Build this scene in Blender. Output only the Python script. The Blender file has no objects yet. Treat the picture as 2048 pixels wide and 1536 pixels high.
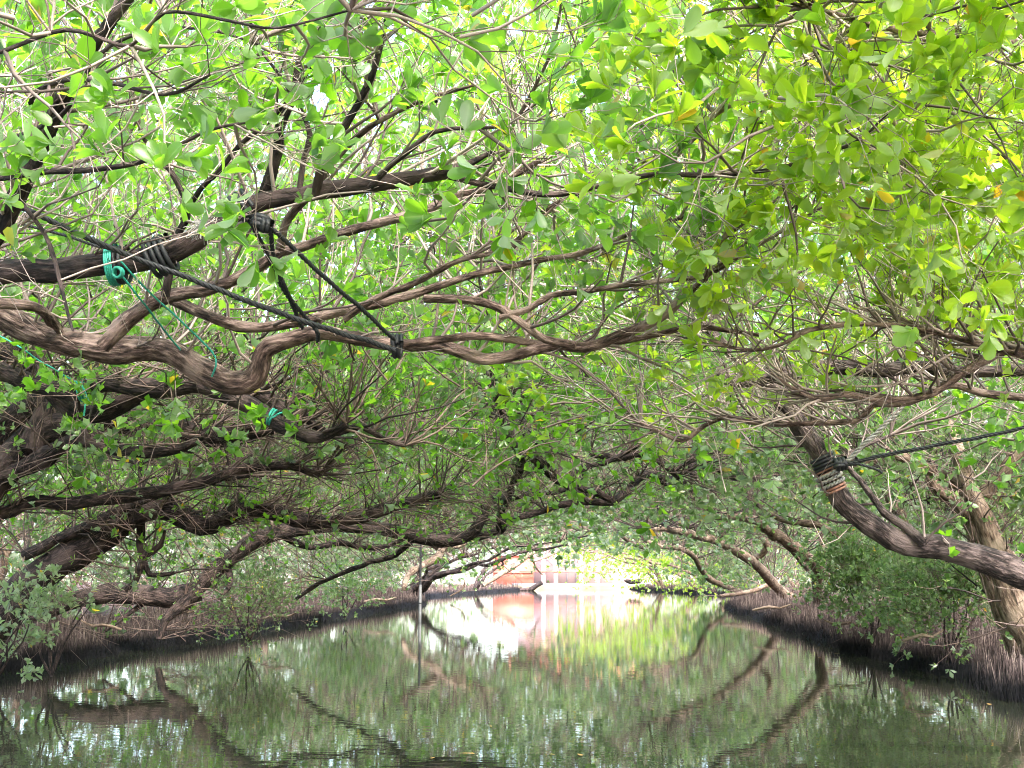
import bpy, math, random
import numpy as np
from mathutils import Vector, Matrix, noise as mnoise

rng = np.random.default_rng(7)
random.seed(7)
SC = bpy.context.scene
COL = SC.collection

# ------------------------------------------------------------------ camera
F = 2472.0                      # focal length in pixels of the 2048 wide frame
HOR = 1146.0
PITCH = math.atan((HOR - 768.0) / F)
CAMZ = 1.3
cam_d = bpy.data.cameras.new('camera'); cam = bpy.data.objects.new('camera', cam_d); COL.objects.link(cam)
cam_d.sensor_width = 36.0; cam_d.lens = F / 2048.0 * 36.0
cam_d.clip_start = 0.05; cam_d.clip_end = 2000.0
cam.location = (0, 0, CAMZ); cam.rotation_euler = (math.pi / 2 + PITCH, 0, 0)
SC.camera = cam

# ------------------------------------------------------------------ sky, sun, exposure
SUN_EL, SUN_AZ = math.radians(46), math.radians(152)      # azimuth clockwise from +Y
w = bpy.data.worlds.new('World'); SC.world = w; w.use_nodes = True
nt = w.node_tree; nt.nodes.clear()
sky = nt.nodes.new('ShaderNodeTexSky'); sky.sky_type = 'NISHITA'; sky.sun_disc = False
sky.sun_elevation = SUN_EL; sky.sun_rotation = SUN_AZ; sky.air_density = 1.0; sky.dust_density = 3.0; sky.ozone_density = 0.6
bg = nt.nodes.new('ShaderNodeBackground'); bg.inputs[1].default_value = 0.15
wo = nt.nodes.new('ShaderNodeOutputWorld')
nt.links.new(sky.outputs[0], bg.inputs[0]); nt.links.new(bg.outputs[0], wo.inputs[0])
sl = bpy.data.lights.new('sun', 'SUN'); sl.energy = 1.5; sl.angle = math.radians(12); sl.color = (1.0, 0.955, 0.88)
so = bpy.data.objects.new('sun', sl); COL.objects.link(so)
sdir = Vector((math.sin(SUN_AZ) * math.cos(SUN_EL), math.cos(SUN_AZ) * math.cos(SUN_EL), math.sin(SUN_EL)))
so.rotation_euler = (-sdir).to_track_quat('-Z', 'Y').to_euler(); so.location = (0, 0, 30)
SC.view_settings.view_transform = 'Standard'; SC.view_settings.look = 'None'
SC.view_settings.gamma = 1.0; SC.view_settings.use_curve_mapping = False
SC.view_settings.exposure = 3.5
cy = SC.cycles
cy.max_bounces = 8; cy.diffuse_bounces = 5; cy.glossy_bounces = 3; cy.transmission_bounces = 5
cy.caustics_reflective = False; cy.caustics_refractive = False; cy.sample_clamp_indirect = 6.0
cy.use_denoising = True
cy.filter_width = 1.05

# ------------------------------------------------------------------ helpers
CT, ST = math.cos(PITCH), math.sin(PITCH)
def P(px, py, d):
    """world point seen at photo pixel px,py at forward distance d"""
    u = (px - 1024.0) / F; v = (768.0 - py) / F
    dy = CT - v * ST; dz = ST + v * CT
    s = d / dy
    return np.array((u * s, d, CAMZ + dz * s))

def tag(o, label=None, cat=None, group=None, kind=None):
    if label: o['label'] = label
    if cat: o['category'] = cat
    if group: o['group'] = group
    if kind: o['kind'] = kind
    return o

def empty(name, loc, label=None, cat=None, group=None):
    o = bpy.data.objects.new(name, None); o.location = loc; o.empty_display_size = 0.2
    COL.objects.link(o); tag(o, label, cat, group); return o

class MB:
    """collects vertices, tris/quads and float attributes; builds one mesh"""
    def __init__(s): s.v = []; s.f = []; s.n = 0; s.att = {}; s.mi = []
    def add(s, v, f, m=0, **att):
        v = np.asarray(v, dtype=np.float32).reshape(-1, 3); f = np.asarray(f, dtype=np.int64)
        s.v.append(v); s.f.append(f + s.n); s.n += len(v); s.mi.append(np.full(len(f), m, dtype=np.int32))
        for k, a in att.items():
            a = np.asarray(a, dtype=np.float32)
            s.att.setdefault(k, []).append(a if a.ndim == 2 else a.reshape(-1, 1))
    def mesh(s, name, mats, origin=(0, 0, 0), smooth=True):
        me = bpy.data.meshes.new(name)
        if not s.v: return me
        V = np.concatenate(s.v) - np.asarray(origin, dtype=np.float32)
        me.vertices.add(len(V)); me.vertices.foreach_set('co', V.astype(np.float32).ravel())
        nl = sum(f.size for f in s.f); npoly = sum(len(f) for f in s.f)
        me.loops.add(nl); me.polygons.add(npoly)
        me.loops.foreach_set('vertex_index', np.concatenate([f.ravel() for f in s.f]).astype(np.int32))
        ls = np.concatenate([np.full(len(f), f.shape[1], dtype=np.int64) for f in s.f])
        me.polygons.foreach_set('loop_start', (np.cumsum(ls) - ls).astype(np.int32))
        try: me.polygons.foreach_set('loop_total', ls.astype(np.int32))
        except Exception: pass
        me.polygons.foreach_set('material_index', np.concatenate(s.mi))
        for k, a in s.att.items():
            A = np.concatenate(a)
            if len(A) != len(V): continue
            if A.shape[1] == 1:
                at = me.attributes.new(k, 'FLOAT', 'POINT'); at.data.foreach_set('value', A.ravel())
            else:
                at = me.attributes.new(k, 'FLOAT_VECTOR', 'POINT'); at.data.foreach_set('vector', A.ravel())
        me.update(calc_edges=True)
        me.polygons.foreach_set('use_smooth', np.full(npoly, smooth))
        for m in (mats if isinstance(mats, (list, tuple)) else [mats]): me.materials.append(m)
        me.validate(clean_customdata=False)
        return me
    def build(s, name, mats, parent=None, origin=None, smooth=True, bevel=0):
        o = origin if origin is not None else (tuple(parent.location) if parent is not None else (0, 0, 0))
        me = s.mesh(name, mats, o, smooth)
        ob = bpy.data.objects.new(name, me); COL.objects.link(ob)
        if parent is not None: ob.parent = parent
        elif origin is not None: ob.location = origin
        if bevel:
            b = ob.modifiers.new('bevel', 'BEVEL'); b.width = bevel; b.segments = 2
        return ob

def box(mb, c, s, m=0, rz=0):
    c = np.array(c); s = np.array(s) / 2
    v = np.array([(x, y, z) for z in (-1, 1) for y in (-1, 1) for x in (-1, 1)], float) * s
    if rz:
        ca, sa = math.cos(rz), math.sin(rz); v = np.stack([v[:, 0] * ca - v[:, 1] * sa, v[:, 0] * sa + v[:, 1] * ca, v[:, 2]], 1)
    mb.add(v + c, [(0, 2, 3, 1), (4, 5, 7, 6), (0, 1, 5, 4), (2, 6, 7, 3), (0, 4, 6, 2), (1, 3, 7, 5)], m)

def norm(a): return a / np.maximum(np.linalg.norm(a, axis=-1, keepdims=True), 1e-9)

def tubes(mb, Pt, R, sides, rnd=None, m=0):
    """N curves of K points swept into tubes, all at once"""
    N, K, _ = Pt.shape
    T = np.gradient(Pt, axis=1); T = norm(T)
    ref = np.where(np.abs(T[:, :1, 2:3]) > 0.9, np.array([[[1.0, 0, 0]]]), np.array([[[0, 0, 1.0]]]))
    ref = np.broadcast_to(ref, T.shape)
    A = norm(np.cross(T, ref)); B = np.cross(T, A)
    th = np.arange(sides) * 2 * np.pi / sides
    ring = A[:, :, None, :] * np.cos(th)[None, None, :, None] + B[:, :, None, :] * np.sin(th)[None, None, :, None]
    V = Pt[:, :, None, :] + ring * R[:, :, None, None]
    i = np.arange(sides); j = (i + 1) % sides
    k = np.arange(K - 1)[:, None]
    q = np.stack([k * sides + i, k * sides + j, (k + 1) * sides + j, (k + 1) * sides + i], -1).reshape(-1, 4)
    q = (q[None] + (np.arange(N) * K * sides)[:, None, None]).reshape(-1, 4)
    if rnd is None: rnd = rng.random(N)
    mb.add(V.reshape(-1, 3), q, m, rnd=np.repeat(rnd, K * sides))

def catmull(pts, step):
    pts = np.asarray(pts, float)
    a = np.vstack([2 * pts[0] - pts[1], pts, 2 * pts[-1] - pts[-2]])
    out = []; par = []
    for i in range(1, len(a) - 2):
        n = max(2, int(np.linalg.norm(a[i + 1][:3] - a[i][:3]) / step))
        t = np.arange(n)[:, None] / n
        p0, p1, p2, p3 = a[i - 1], a[i], a[i + 1], a[i + 2]
        out.append(0.5 * ((2 * p1) + (-p0 + p2) * t + (2 * p0 - 5 * p1 + 4 * p2 - p3) * t * t + (-p0 + 3 * p1 - 3 * p2 + p3) * t ** 3))
    out.append(pts[-1:])
    return np.concatenate(out)

def vnoise(p, sc, seed=0.0):
    return np.array([mnoise.noise(Vector((x * sc + seed, y * sc - seed, z * sc + 2 * seed))) for x, y, z in p])

def limb_tube(mb, path, sides=12, rough=0.10, capend=True):
    """path: M x 4 (xyz, radius), gnarled bark surface with parallel transport frames"""
    M = len(path); X = path[:, :3]; R = np.maximum(path[:, 3], 0.0015)
    T = norm(np.gradient(X, axis=0))
    A = np.zeros_like(T); a = np.cross(T[0], (0, 0, 1.0));
    if np.linalg.norm(a) < 1e-3: a = np.cross(T[0], (1.0, 0, 0))
    a = a / np.linalg.norm(a)
    for k in range(M):
        a = a - T[k] * np.dot(a, T[k]); a = a / max(np.linalg.norm(a), 1e-9); A[k] = a
    B = np.cross(T, A)
    L = np.concatenate([[0], np.cumsum(np.linalg.norm(np.diff(X, axis=0), axis=1))])
    th = np.arange(sides) * 2 * np.pi / sides
    sd = random.random() * 50
    nk = int(L[-1] / max(.35, R.mean() * 9)); KN = [(random.uniform(0, L[-1]), random.uniform(0, 6.28), random.uniform(.15, .5), random.uniform(.7, 1.5)) for _ in range(nk)]
    c, s_ = np.cos(th), np.sin(th)
    V = np.zeros((M, sides, 3)); bk = np.zeros((M, sides, 3))
    for k in range(M):
        r0 = R[k]
        n1 = np.array([mnoise.noise(Vector((c[q] * 1.1 + sd, s_[q] * 1.1, L[k] / max(r0, .01) * 0.28))) for q in range(sides)])
        n2 = np.array([mnoise.noise(Vector((c[q] * 3.2 + sd, s_[q] * 3.2 + 9, L[k] / max(r0, .01) * 0.5))) for q in range(sides)])
        r = r0 * (1 + rough * 1.8 * n1 + rough * 1.1 * n2)
        for lk, tk, ak, wk in KN:
            e_ = (L[k] - lk) / (wk * r0 * 1.3)
            if abs(e_) < 2.5: r = r + r0 * ak * math.exp(-e_ * e_) * (.25 + np.clip(np.cos(th - tk), 0, 1) ** 2)
        V[k] = X[k] + (A[k][None] * c[:, None] + B[k][None] * s_[:, None]) * r[:, None]
        bk[k, :, 0] = c * r0 * 1.0 + sd; bk[k, :, 1] = s_ * r0 * 1.0; bk[k, :, 2] = L[k] * 0.24
    i = np.arange(sides); j = (i + 1) % sides; kk = np.arange(M - 1)[:, None]
    q = np.stack([kk * sides + i, kk * sides + j, (kk + 1) * sides + j, (kk + 1) * sides + i], -1).reshape(-1, 4)
    mb.add(V.reshape(-1, 3), q, bk=bk.reshape(-1, 3))
    for e, o in ((0, 1), (M - 1, -1)):
        cv = X[e] - T[e] * o * R[e] * 0.35
        vv = np.vstack([V[e], cv[None]]); bb = np.vstack([bk[e], bk[e].mean(0)[None]])
        f = np.stack([i, j, np.full(sides, sides)], -1)
        if o > 0: f = f[:, ::-1]
        mb.add(vv, f, bk=bb)
    return T, A, B

# ------------------------------------------------------------------ materials
def mat(name):
    m = bpy.data.materials.new(name); m.use_nodes = True
    n = m.node_tree.nodes; n.clear(); out = n.new('ShaderNodeOutputMaterial')
    return m, n, m.node_tree.links, out
def ramp(n, stops):
    r = n.new('ShaderNodeValToRGB'); e = r.color_ramp.elements
    while len(e) < len(stops): e.new(0.5)
    for k, (p, c) in enumerate(stops): e[k].position = p; e[k].color = (*c, 1)
    return r

def leaf_material(name, cols, trans, under, yellow=0.993):
    m, n, l, out = mat(name)
    at = n.new('ShaderNodeAttribute'); at.attribute_name = 'rnd'
    oi = n.new('ShaderNodeObjectInfo')
    ad = n.new('ShaderNodeMath'); ad.operation = 'ADD'; l.new(at.outputs['Fac'], ad.inputs[0]); l.new(oi.outputs['Random'], ad.inputs[1])
    fr = n.new('ShaderNodeMath'); fr.operation = 'FRACT'; l.new(ad.outputs[0], fr.inputs[0])
    k = len(cols)
    st = [(0.02 + yellow * 0.97 * i / (k - 1), c) for i, c in enumerate(cols)]
    r1 = ramp(n, st + [(yellow, (0.55, 0.42, 0.02)), (1.0, (0.60, 0.30, 0.03))])
    st2 = [(0.02 + yellow * 0.97 * i / (k - 1), c) for i, c in enumerate(trans)]
    r2 = ramp(n, st2 + [(yellow, (0.85, 0.65, 0.03)), (1.0, (0.8, 0.45, 0.04))])
    l.new(fr.outputs[0], r1.inputs[0]); l.new(fr.outputs[0], r2.inputs[0])
    tc = n.new('ShaderNodeTexCoord'); nz = n.new('ShaderNodeTexNoise'); nz.inputs['Scale'].default_value = 60
    l.new(tc.outputs['Object'], nz.inputs['Vector'])
    hs = n.new('ShaderNodeHueSaturation'); mr = n.new('ShaderNodeMapRange'); mr.inputs[3].default_value = 0.75; mr.inputs[4].default_value = 1.25
    l.new(nz.outputs[0], mr.inputs[0]); l.new(mr.outputs[0], hs.inputs['Value']); l.new(r1.outputs[0], hs.inputs['Color'])
    ea = n.new('ShaderNodeAttribute'); ea.attribute_name = 'ed'
    er = ramp(n, [(0.0, (1, 1, 1)), (0.14, (0, 0, 0)), (0.88, (0, 0, 0)), (1.0, (.8, .8, .8))]); l.new(ea.outputs['Fac'], er.inputs[0])
    em = n.new('ShaderNodeMath'); em.operation = 'MULTIPLY'; em.inputs[1].default_value = 0.38; l.new(er.outputs[0], em.inputs[0])
    rim = n.new('ShaderNodeMixRGB'); rim.inputs[2].default_value = (0.34, 0.42, 0.16, 1); l.new(em.outputs[0], rim.inputs[0]); l.new(hs.outputs[0], rim.inputs[1])
    geo = n.new('ShaderNodeNewGeometry')
    mx = n.new('ShaderNodeMixRGB'); mx.inputs[2].default_value = (*under, 1)
    bf = n.new('ShaderNodeMath'); bf.operation = 'MULTIPLY'; bf.inputs[1].default_value = 0.75
    l.new(geo.outputs['Backfacing'], bf.inputs[0]); l.new(bf.outputs[0], mx.inputs[0]); l.new(rim.outputs[0], mx.inputs[1])
    pb = n.new('ShaderNodeBsdfPrincipled'); pb.inputs['Roughness'].default_value = 0.30
    pb.inputs['Specular IOR Level'].default_value = 0.6
    l.new(mx.outputs[0], pb.inputs['Base Color'])
    tl = n.new('ShaderNodeBsdfTranslucent'); l.new(r2.outputs[0], tl.inputs[0])
    ms = n.new('ShaderNodeMixShader'); ms.inputs[0].default_value = 0.57
    l.new(pb.outputs[0], ms.inputs[1]); l.new(tl.outputs[0], ms.inputs[2]); l.new(ms.outputs[0], out.inputs[0])
    return m

GREENS = [(0.040, 0.105, 0.018), (0.070, 0.16, 0.020), (0.11, 0.22, 0.025), (0.085, 0.17, 0.040)]
TGREEN = [(0.16, 0.38, 0.015), (0.27, 0.58, 0.02), (0.42, 0.76, 0.04), (0.24, 0.50, 0.06)]
M_LEAF = leaf_material('leaf_bright', GREENS, TGREEN, (0.24, 0.31, 0.20))
M_LEAFY = leaf_material('leaf_yellow_green', [(0.08, 0.15, 0.012), (0.14, 0.22, 0.015), (0.20, 0.29, 0.02), (0.16, 0.24, 0.04)],
                        [(0.34, 0.60, 0.02), (0.52, 0.76, 0.02), (0.70, 0.90, 0.04), (0.46, 0.66, 0.04)], (0.28, 0.35, 0.20), 0.99)
M_LEAFG = leaf_material('leaf_grey_green', [(0.035, 0.070, 0.030), (0.070, 0.125, 0.052), (0.13, 0.19, 0.10), (0.24, 0.30, 0.20)],
                        [(0.14, 0.28, 0.05), (0.26, 0.44, 0.08), (0.42, 0.58, 0.16), (0.42, 0.54, 0.24)], (0.27, 0.33, 0.26), 0.995)

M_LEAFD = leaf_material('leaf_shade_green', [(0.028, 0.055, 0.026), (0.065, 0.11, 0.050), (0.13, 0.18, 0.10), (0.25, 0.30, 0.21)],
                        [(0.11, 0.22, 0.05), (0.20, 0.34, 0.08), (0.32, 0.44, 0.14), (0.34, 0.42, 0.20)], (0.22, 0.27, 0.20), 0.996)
M_PALELEAF = leaf_material('leaf_pale', [(0.16, 0.24, 0.13), (0.24, 0.32, 0.20), (0.30, 0.38, 0.27), (0.20, 0.29, 0.16)], [(0.3, 0.45, 0.15), (0.42, 0.55, 0.2), (0.5, 0.6, 0.3), (0.4, 0.5, 0.2)], (0.34, 0.40, 0.32), .99)

def bark_material(name, dark, mid, light, sc=1.0, bump=0.6):
    m, n, l, out = mat(name)
    at = n.new('ShaderNodeAttribute'); at.attribute_name = 'bk'
    n1 = n.new('ShaderNodeTexNoise'); n1.inputs['Scale'].default_value = 55 * sc; n1.inputs['Detail'].default_value = 6; n1.inputs['Roughness'].default_value = 0.65
    l.new(at.outputs['Vector'], n1.inputs['Vector'])
    tc = n.new('ShaderNodeTexCoord')
    n2 = n.new('ShaderNodeTexNoise'); n2.inputs['Scale'].default_value = 5 * sc; n2.inputs['Detail'].default_value = 7
    l.new(tc.outputs['Object'], n2.inputs['Vector'])
    r = ramp(n, [(0.36, dark), (0.52, mid), (0.68, light)])
    l.new(n1.outputs[0], r.inputs[0])
    r2 = ramp(n, [(0.50, (0, 0, 0)), (0.60, (1, 1, 1))]); l.new(n2.outputs[0], r2.inputs[0])
    mx = n.new('ShaderNodeMixRGB'); mx.inputs[2].default_value = (*light, 1)
    mu = n.new('ShaderNodeMath'); mu.operation = 'MULTIPLY'; mu.inputs[1].default_value = 0.62
    l.new(r2.outputs[0], mu.inputs[0]); l.new(mu.outputs[0], mx.inputs[0]); l.new(r.outputs[0], mx.inputs[1])
    pb = n.new('ShaderNodeBsdfPrincipled'); pb.inputs['Roughness'].default_value = 0.85; pb.inputs['Specular IOR Level'].default_value = 0.3
    l.new(mx.outputs[0], pb.inputs['Base Color'])
    bp = n.new('ShaderNodeBump'); bp.inputs['Strength'].default_value = bump; bp.inputs['Distance'].default_value = 0.035
    vo = n.new('ShaderNodeTexVoronoi'); vo.inputs['Scale'].default_value = 38 * sc; l.new(at.outputs['Vector'], vo.inputs['Vector'])
    hh = n.new('ShaderNodeMath'); hh.operation = 'MULTIPLY_ADD'; hh.inputs[1].default_value = 0.45
    l.new(vo.outputs['Distance'], hh.inputs[0]); l.new(n1.outputs[0], hh.inputs[2]); l.new(hh.outputs[0], bp.inputs['Height']); l.new(bp.outputs[0], pb.inputs['Normal'])
    l.new(pb.outputs[0], out.inputs[0])
    return m
M_BARK = bark_material('bark_brown', (0.020, 0.013, 0.012), (0.13, 0.083, 0.072), (0.42, 0.30, 0.265), bump=1.0)
M_BARKD = bark_material('bark_dark', (0.006, 0.005, 0.006), (0.024, 0.016, 0.016), (0.115, 0.078, 0.074), bump=1.0)
M_BARKT = bark_material('bark_tan', (0.045, 0.030, 0.022), (0.16, 0.105, 0.078), (0.34, 0.26, 0.20), 0.7)

M_BARKE = bark_material('bark_purple_brown', (0.007, 0.006, 0.007), (0.042, 0.028, 0.027), (0.20, 0.15, 0.145), bump=1.0)
def twig_material(name, a, b):
    m, n, l, out = mat(name)
    at = n.new('ShaderNodeAttribute'); at.attribute_name = 'rnd'
    r = ramp(n, [(0.0, a), (0.45, tuple((x + y) / 2 for x, y in zip(a, b))), (1.0, b)]); l.new(at.outputs['Fac'], r.inputs[0])
    pb = n.new('ShaderNodeBsdfPrincipled'); pb.inputs['Roughness'].default_value = 0.75
    l.new(r.outputs[0], pb.inputs['Base Color']); l.new(pb.outputs[0], out.inputs[0]); return m
M_TWIG = twig_material('twig_pale', (0.06, 0.036, 0.034), (0.52, 0.41, 0.38))
M_TWIGD = twig_material('twig_dark', (0.022, 0.014, 0.013), (0.26, 0.175, 0.15))

def plain(name, col, rough=0.6, nsc=8, var=0.25, bump=0.0, metal=0):
    m, n, l, out = mat(name)
    tc = n.new('ShaderNodeTexCoord'); nz = n.new('ShaderNodeTexNoise'); nz.inputs['Scale'].default_value = nsc; nz.inputs['Detail'].default_value = 5
    l.new(tc.outputs['Object'], nz.inputs['Vector'])
    r = ramp(n, [(0.3, tuple(c * (1 - var) for c in col)), (0.7, tuple(min(1, c * (1 + var)) for c in col))]); l.new(nz.outputs[0], r.inputs[0])
    pb = n.new('ShaderNodeBsdfPrincipled'); pb.inputs['Roughness'].default_value = rough; pb.inputs['Metallic'].default_value = metal
    l.new(r.outputs[0], pb.inputs['Base Color'])
    if bump:
        bp = n.new('ShaderNodeBump'); bp.inputs['Strength'].default_value = bump; bp.inputs['Distance'].default_value = 0.02
        l.new(nz.outputs[0], bp.inputs['Height']); l.new(bp.outputs[0], pb.inputs['Normal'])
    l.new(pb.outputs[0], out.inputs[0]); return m

# water: murky, nearly still, with small wind ripples
m, n, l, out = mat('channel_water'); M_WATER = m
pb = n.new('ShaderNodeBsdfPrincipled'); pb.inputs['Base Color'].default_value = (0.022, 0.025, 0.016, 1); pb.inputs['Roughness'].default_value = 0.0
pb.inputs['IOR'].default_value = 1.33
geo = n.new('ShaderNodeNewGeometry')
mp = n.new('ShaderNodeMapping'); mp.inputs['Scale'].default_value = (1.0, 2.6, 1.0); l.new(geo.outputs['Position'], mp.inputs[0])
nz = n.new('ShaderNodeTexNoise'); nz.inputs['Scale'].default_value = 2.2; nz.inputs['Detail'].default_value = 3; nz.inputs['Roughness'].default_value = 0.5
l.new(mp.outputs[0], nz.inputs['Vector'])
mp2 = n.new('ShaderNodeMapping'); mp2.inputs['Scale'].default_value = (2.2, 1.0, 1.0); l.new(geo.outputs['Position'], mp2.inputs[0])
nz2 = n.new('ShaderNodeTexNoise'); nz2.inputs['Scale'].default_value = 9.0; nz2.inputs['Detail'].default_value = 2
l.new(mp2.outputs[0], nz2.inputs['Vector'])
ad = n.new('ShaderNodeMath'); ad.operation = 'MULTIPLY_ADD'; ad.inputs[1].default_value = 0.16
l.new(nz2.outputs[0], ad.inputs[0]); l.new(nz.outputs[0], ad.inputs[2])
bp = n.new('ShaderNodeBump'); bp.inputs['Strength'].default_value = 1.0; bp.inputs['Distance'].default_value = 0.0008
l.new(ad.outputs[0], bp.inputs['Height']); l.new(bp.outputs[0], pb.inputs['Normal']); l.new(pb.outputs[0], out.inputs[0])

# mud: dark, wet below the tide line
m, n, l, out = mat('bank_mud'); M_MUD = m
pb = n.new('ShaderNodeBsdfPrincipled')
geo = n.new('ShaderNodeNewGeometry'); sp = n.new('ShaderNodeSeparateXYZ'); l.new(geo.outputs['Position'], sp.inputs[0])
nz = n.new('ShaderNodeTexNoise'); nz.inputs['Scale'].default_value = 3.0; nz.inputs['Detail'].default_value = 8; l.new(geo.outputs['Position'], nz.inputs['Vector'])
r = ramp(n, [(0.35, (0.04, 0.026, 0.024)), (0.65, (0.11, 0.075, 0.065))]); l.new(nz.outputs[0], r.inputs[0])
mr = n.new('ShaderNodeMapRange'); mr.inputs[1].default_value = 0.14; mr.inputs[2].default_value = 0.34; l.new(sp.outputs[2], mr.inputs[0])
mx = n.new('ShaderNodeMixRGB'); mx.inputs[1].default_value = (0.010, 0.010, 0.012, 1); l.new(mr.outputs[0], mx.inputs[0]); l.new(r.outputs[0], mx.inputs[2])
l.new(mx.outputs[0], pb.inputs['Base Color']); pb.inputs['Roughness'].default_value = 0.95; pb.inputs['Specular IOR Level'].default_value = 0.05
bp = n.new('ShaderNodeBump'); bp.inputs['Strength'].default_value = 0.8; bp.inputs['Distance'].default_value = 0.05
l.new(nz.outputs[0], bp.inputs['Height']); l.new(bp.outputs[0], pb.inputs['Normal']); l.new(pb.outputs[0], out.inputs[0])
# breathing roots: reddish brown, black where the tide wets them
m, n, l, out = mat('breathing_root'); M_PNEU = m
pb = n.new('ShaderNodeBsdfPrincipled'); pb.inputs['Roughness'].default_value = 0.9; pb.inputs['Specular IOR Level'].default_value = 0.15
geo = n.new('ShaderNodeNewGeometry'); sp = n.new('ShaderNodeSeparateXYZ'); l.new(geo.outputs['Position'], sp.inputs[0])
at = n.new('ShaderNodeAttribute'); at.attribute_name = 'rnd'
r = ramp(n, [(0.0, (0.035, 0.026, 0.026)), (0.7, (0.095, 0.068, 0.064)), (1.0, (0.24, 0.19, 0.17))]); l.new(at.outputs['Fac'], r.inputs[0])
mr = n.new('ShaderNodeMapRange'); mr.inputs[1].default_value = 0.14; mr.inputs[2].default_value = 0.36; l.new(sp.outputs[2], mr.inputs[0])
mx = n.new('ShaderNodeMixRGB'); mx.inputs[1].default_value = (0.010, 0.010, 0.012, 1); l.new(mr.outputs[0], mx.inputs[0]); l.new(r.outputs[0], mx.inputs[2])
l.new(mx.outputs[0], pb.inputs['Base Color']); l.new(pb.outputs[0], out.inputs[0])

M_BLACKROPE = plain('rope_black', (0.012, 0.013, 0.017), 0.6, 200, 0.5)
M_GREYROPE = plain('rope_grey', (0.30, 0.29, 0.28), 0.8, 150, 0.3)
M_TEAL = plain('twine_teal', (0.04, 0.36, 0.28), 0.5, 150, 0.2)
M_ORANGE = plain('strap_orange', (0.30, 0.15, 0.11), 0.6, 60, 0.3)
M_PINK = plain('wall_pink', (0.86, 0.60, 0.56), 0.7, 1.5, 0.06)
M_PALE = plain('wall_white', (0.88, 0.80, 0.77), 0.7, 1.5, 0.06)
M_RED = plain('paint_red', (0.60, 0.14, 0.10), 0.6, 1.5, 0.15)
M_GREY = plain('frame_grey', (0.55, 0.52, 0.55), 0.6, 2, 0.1)
M_TILE = plain('roof_tile', (0.40, 0.15, 0.08), 0.6, 3, 0.2)
M_PIPE = plain('pipe_grey', (0.16, 0.16, 0.17), 0.6, 6, 0.3)
M_GROUND = plain('ground_earth', (0.22, 0.18, 0.12), 0.9, 0.8, 0.3, 0.4)

# ------------------------------------------------------------------ setting: water, banks, ground
LB = np.array([(-60, -7.6), (-8, -7.4), (5, -7.1), (16, -6.7), (21, -6.2), (28.7, -5.4), (35, -5.1), (43, -4.3), (52, -3.5), (54.5, -3.7), (59, -5.2), (68, -4.4), (80, -2.2), (90, -0.3), (95, 0.9), (97.5, 0.9), (100, -1.0), (103, -3.0), (160, -8)])
RB = np.array([(-60, 4.6), (-8, 4.4), (5, 4.5), (11.7, 4.9), (15, 5.3), (19.6, 5.4), (27.7, 6.1), (35, 6.8), (42, 7.3), (50, 8.4), (53, 9.4), (60, 11.5), (72, 12.8), (85, 11.2), (96, 9.6), (101, 9.4), (103, 9.6), (160, 12)])
def bx(y, B): return np.interp(y, B[:, 0], B[:, 1]) + 0.16 * np.sin(y * 1.7) * 0.6 + 0.10 * np.sin(y * 4.1 + 1)
def bank_z(s, x, y):
    z = np.interp(s, [0, .12, .3, .7, 1.6, 4, 12, 160], [-0.35, -0.04, 0.10, 0.22, 0.29, 0.36, 0.50, 1.2])
    return z + 0.035 * np.sin(x * 2.3 + y * 1.1) * np.sin(y * 1.9 - x) * np.clip(s, 0, 1)
ys = np.concatenate([np.arange(-60, 4, 4), np.arange(4, 30, 0.35), np.arange(30, 103.01, 0.8)])
ss = np.array([0, .06, .12, .2, .3, .45, .7, 1.0, 1.4, 1.9, 2.6, 3.5, 5, 8, 14, 30, 70, 160.0])
for nm, B, sg in (('left_bank_mud', LB, -1), ('right_bank_mud', RB, 1)):
    Y, S = np.meshgrid(ys, ss, indexing='ij'); X = bx(Y, B) + sg * S
    Z = bank_z(S, X, Y); V = np.stack([X, Y, Z], -1).reshape(-1, 3); nS = len(ss)
    a = (np.arange(len(ys) - 1)[:, None] * nS + np.arange(nS - 1)[None]).ravel()
    q = np.stack([a, a + nS, a + nS + 1, a + 1], -1)
    if sg > 0: q = q[:, ::-1]
    mb = MB(); mb.add(V, q[:, ::-1]); tag(mb.build(nm, M_MUD), kind='structure')
mb = MB(); mb.add([(-170, -60, 0), (170, -60, 0), (170, 104, 0), (-170, 104, 0)], [(0, 1, 2, 3)])
tag(mb.build('water', M_WATER, smooth=False), kind='structure')
mb = MB(); mb.add([(-900, -900, -.5), (900, -900, -.5), (900, 103.2, -.5), (-900, 103.2, -.5), (900, 103.2, .28), (-900, 103.2, .28), (900, 1400, .28), (-900, 1400, .28)],
                  [(0, 1, 2, 3), (3, 2, 4, 5), (5, 4, 6, 7)])
tag(mb.build('ground', M_GROUND, smooth=False), kind='structure')

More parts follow.
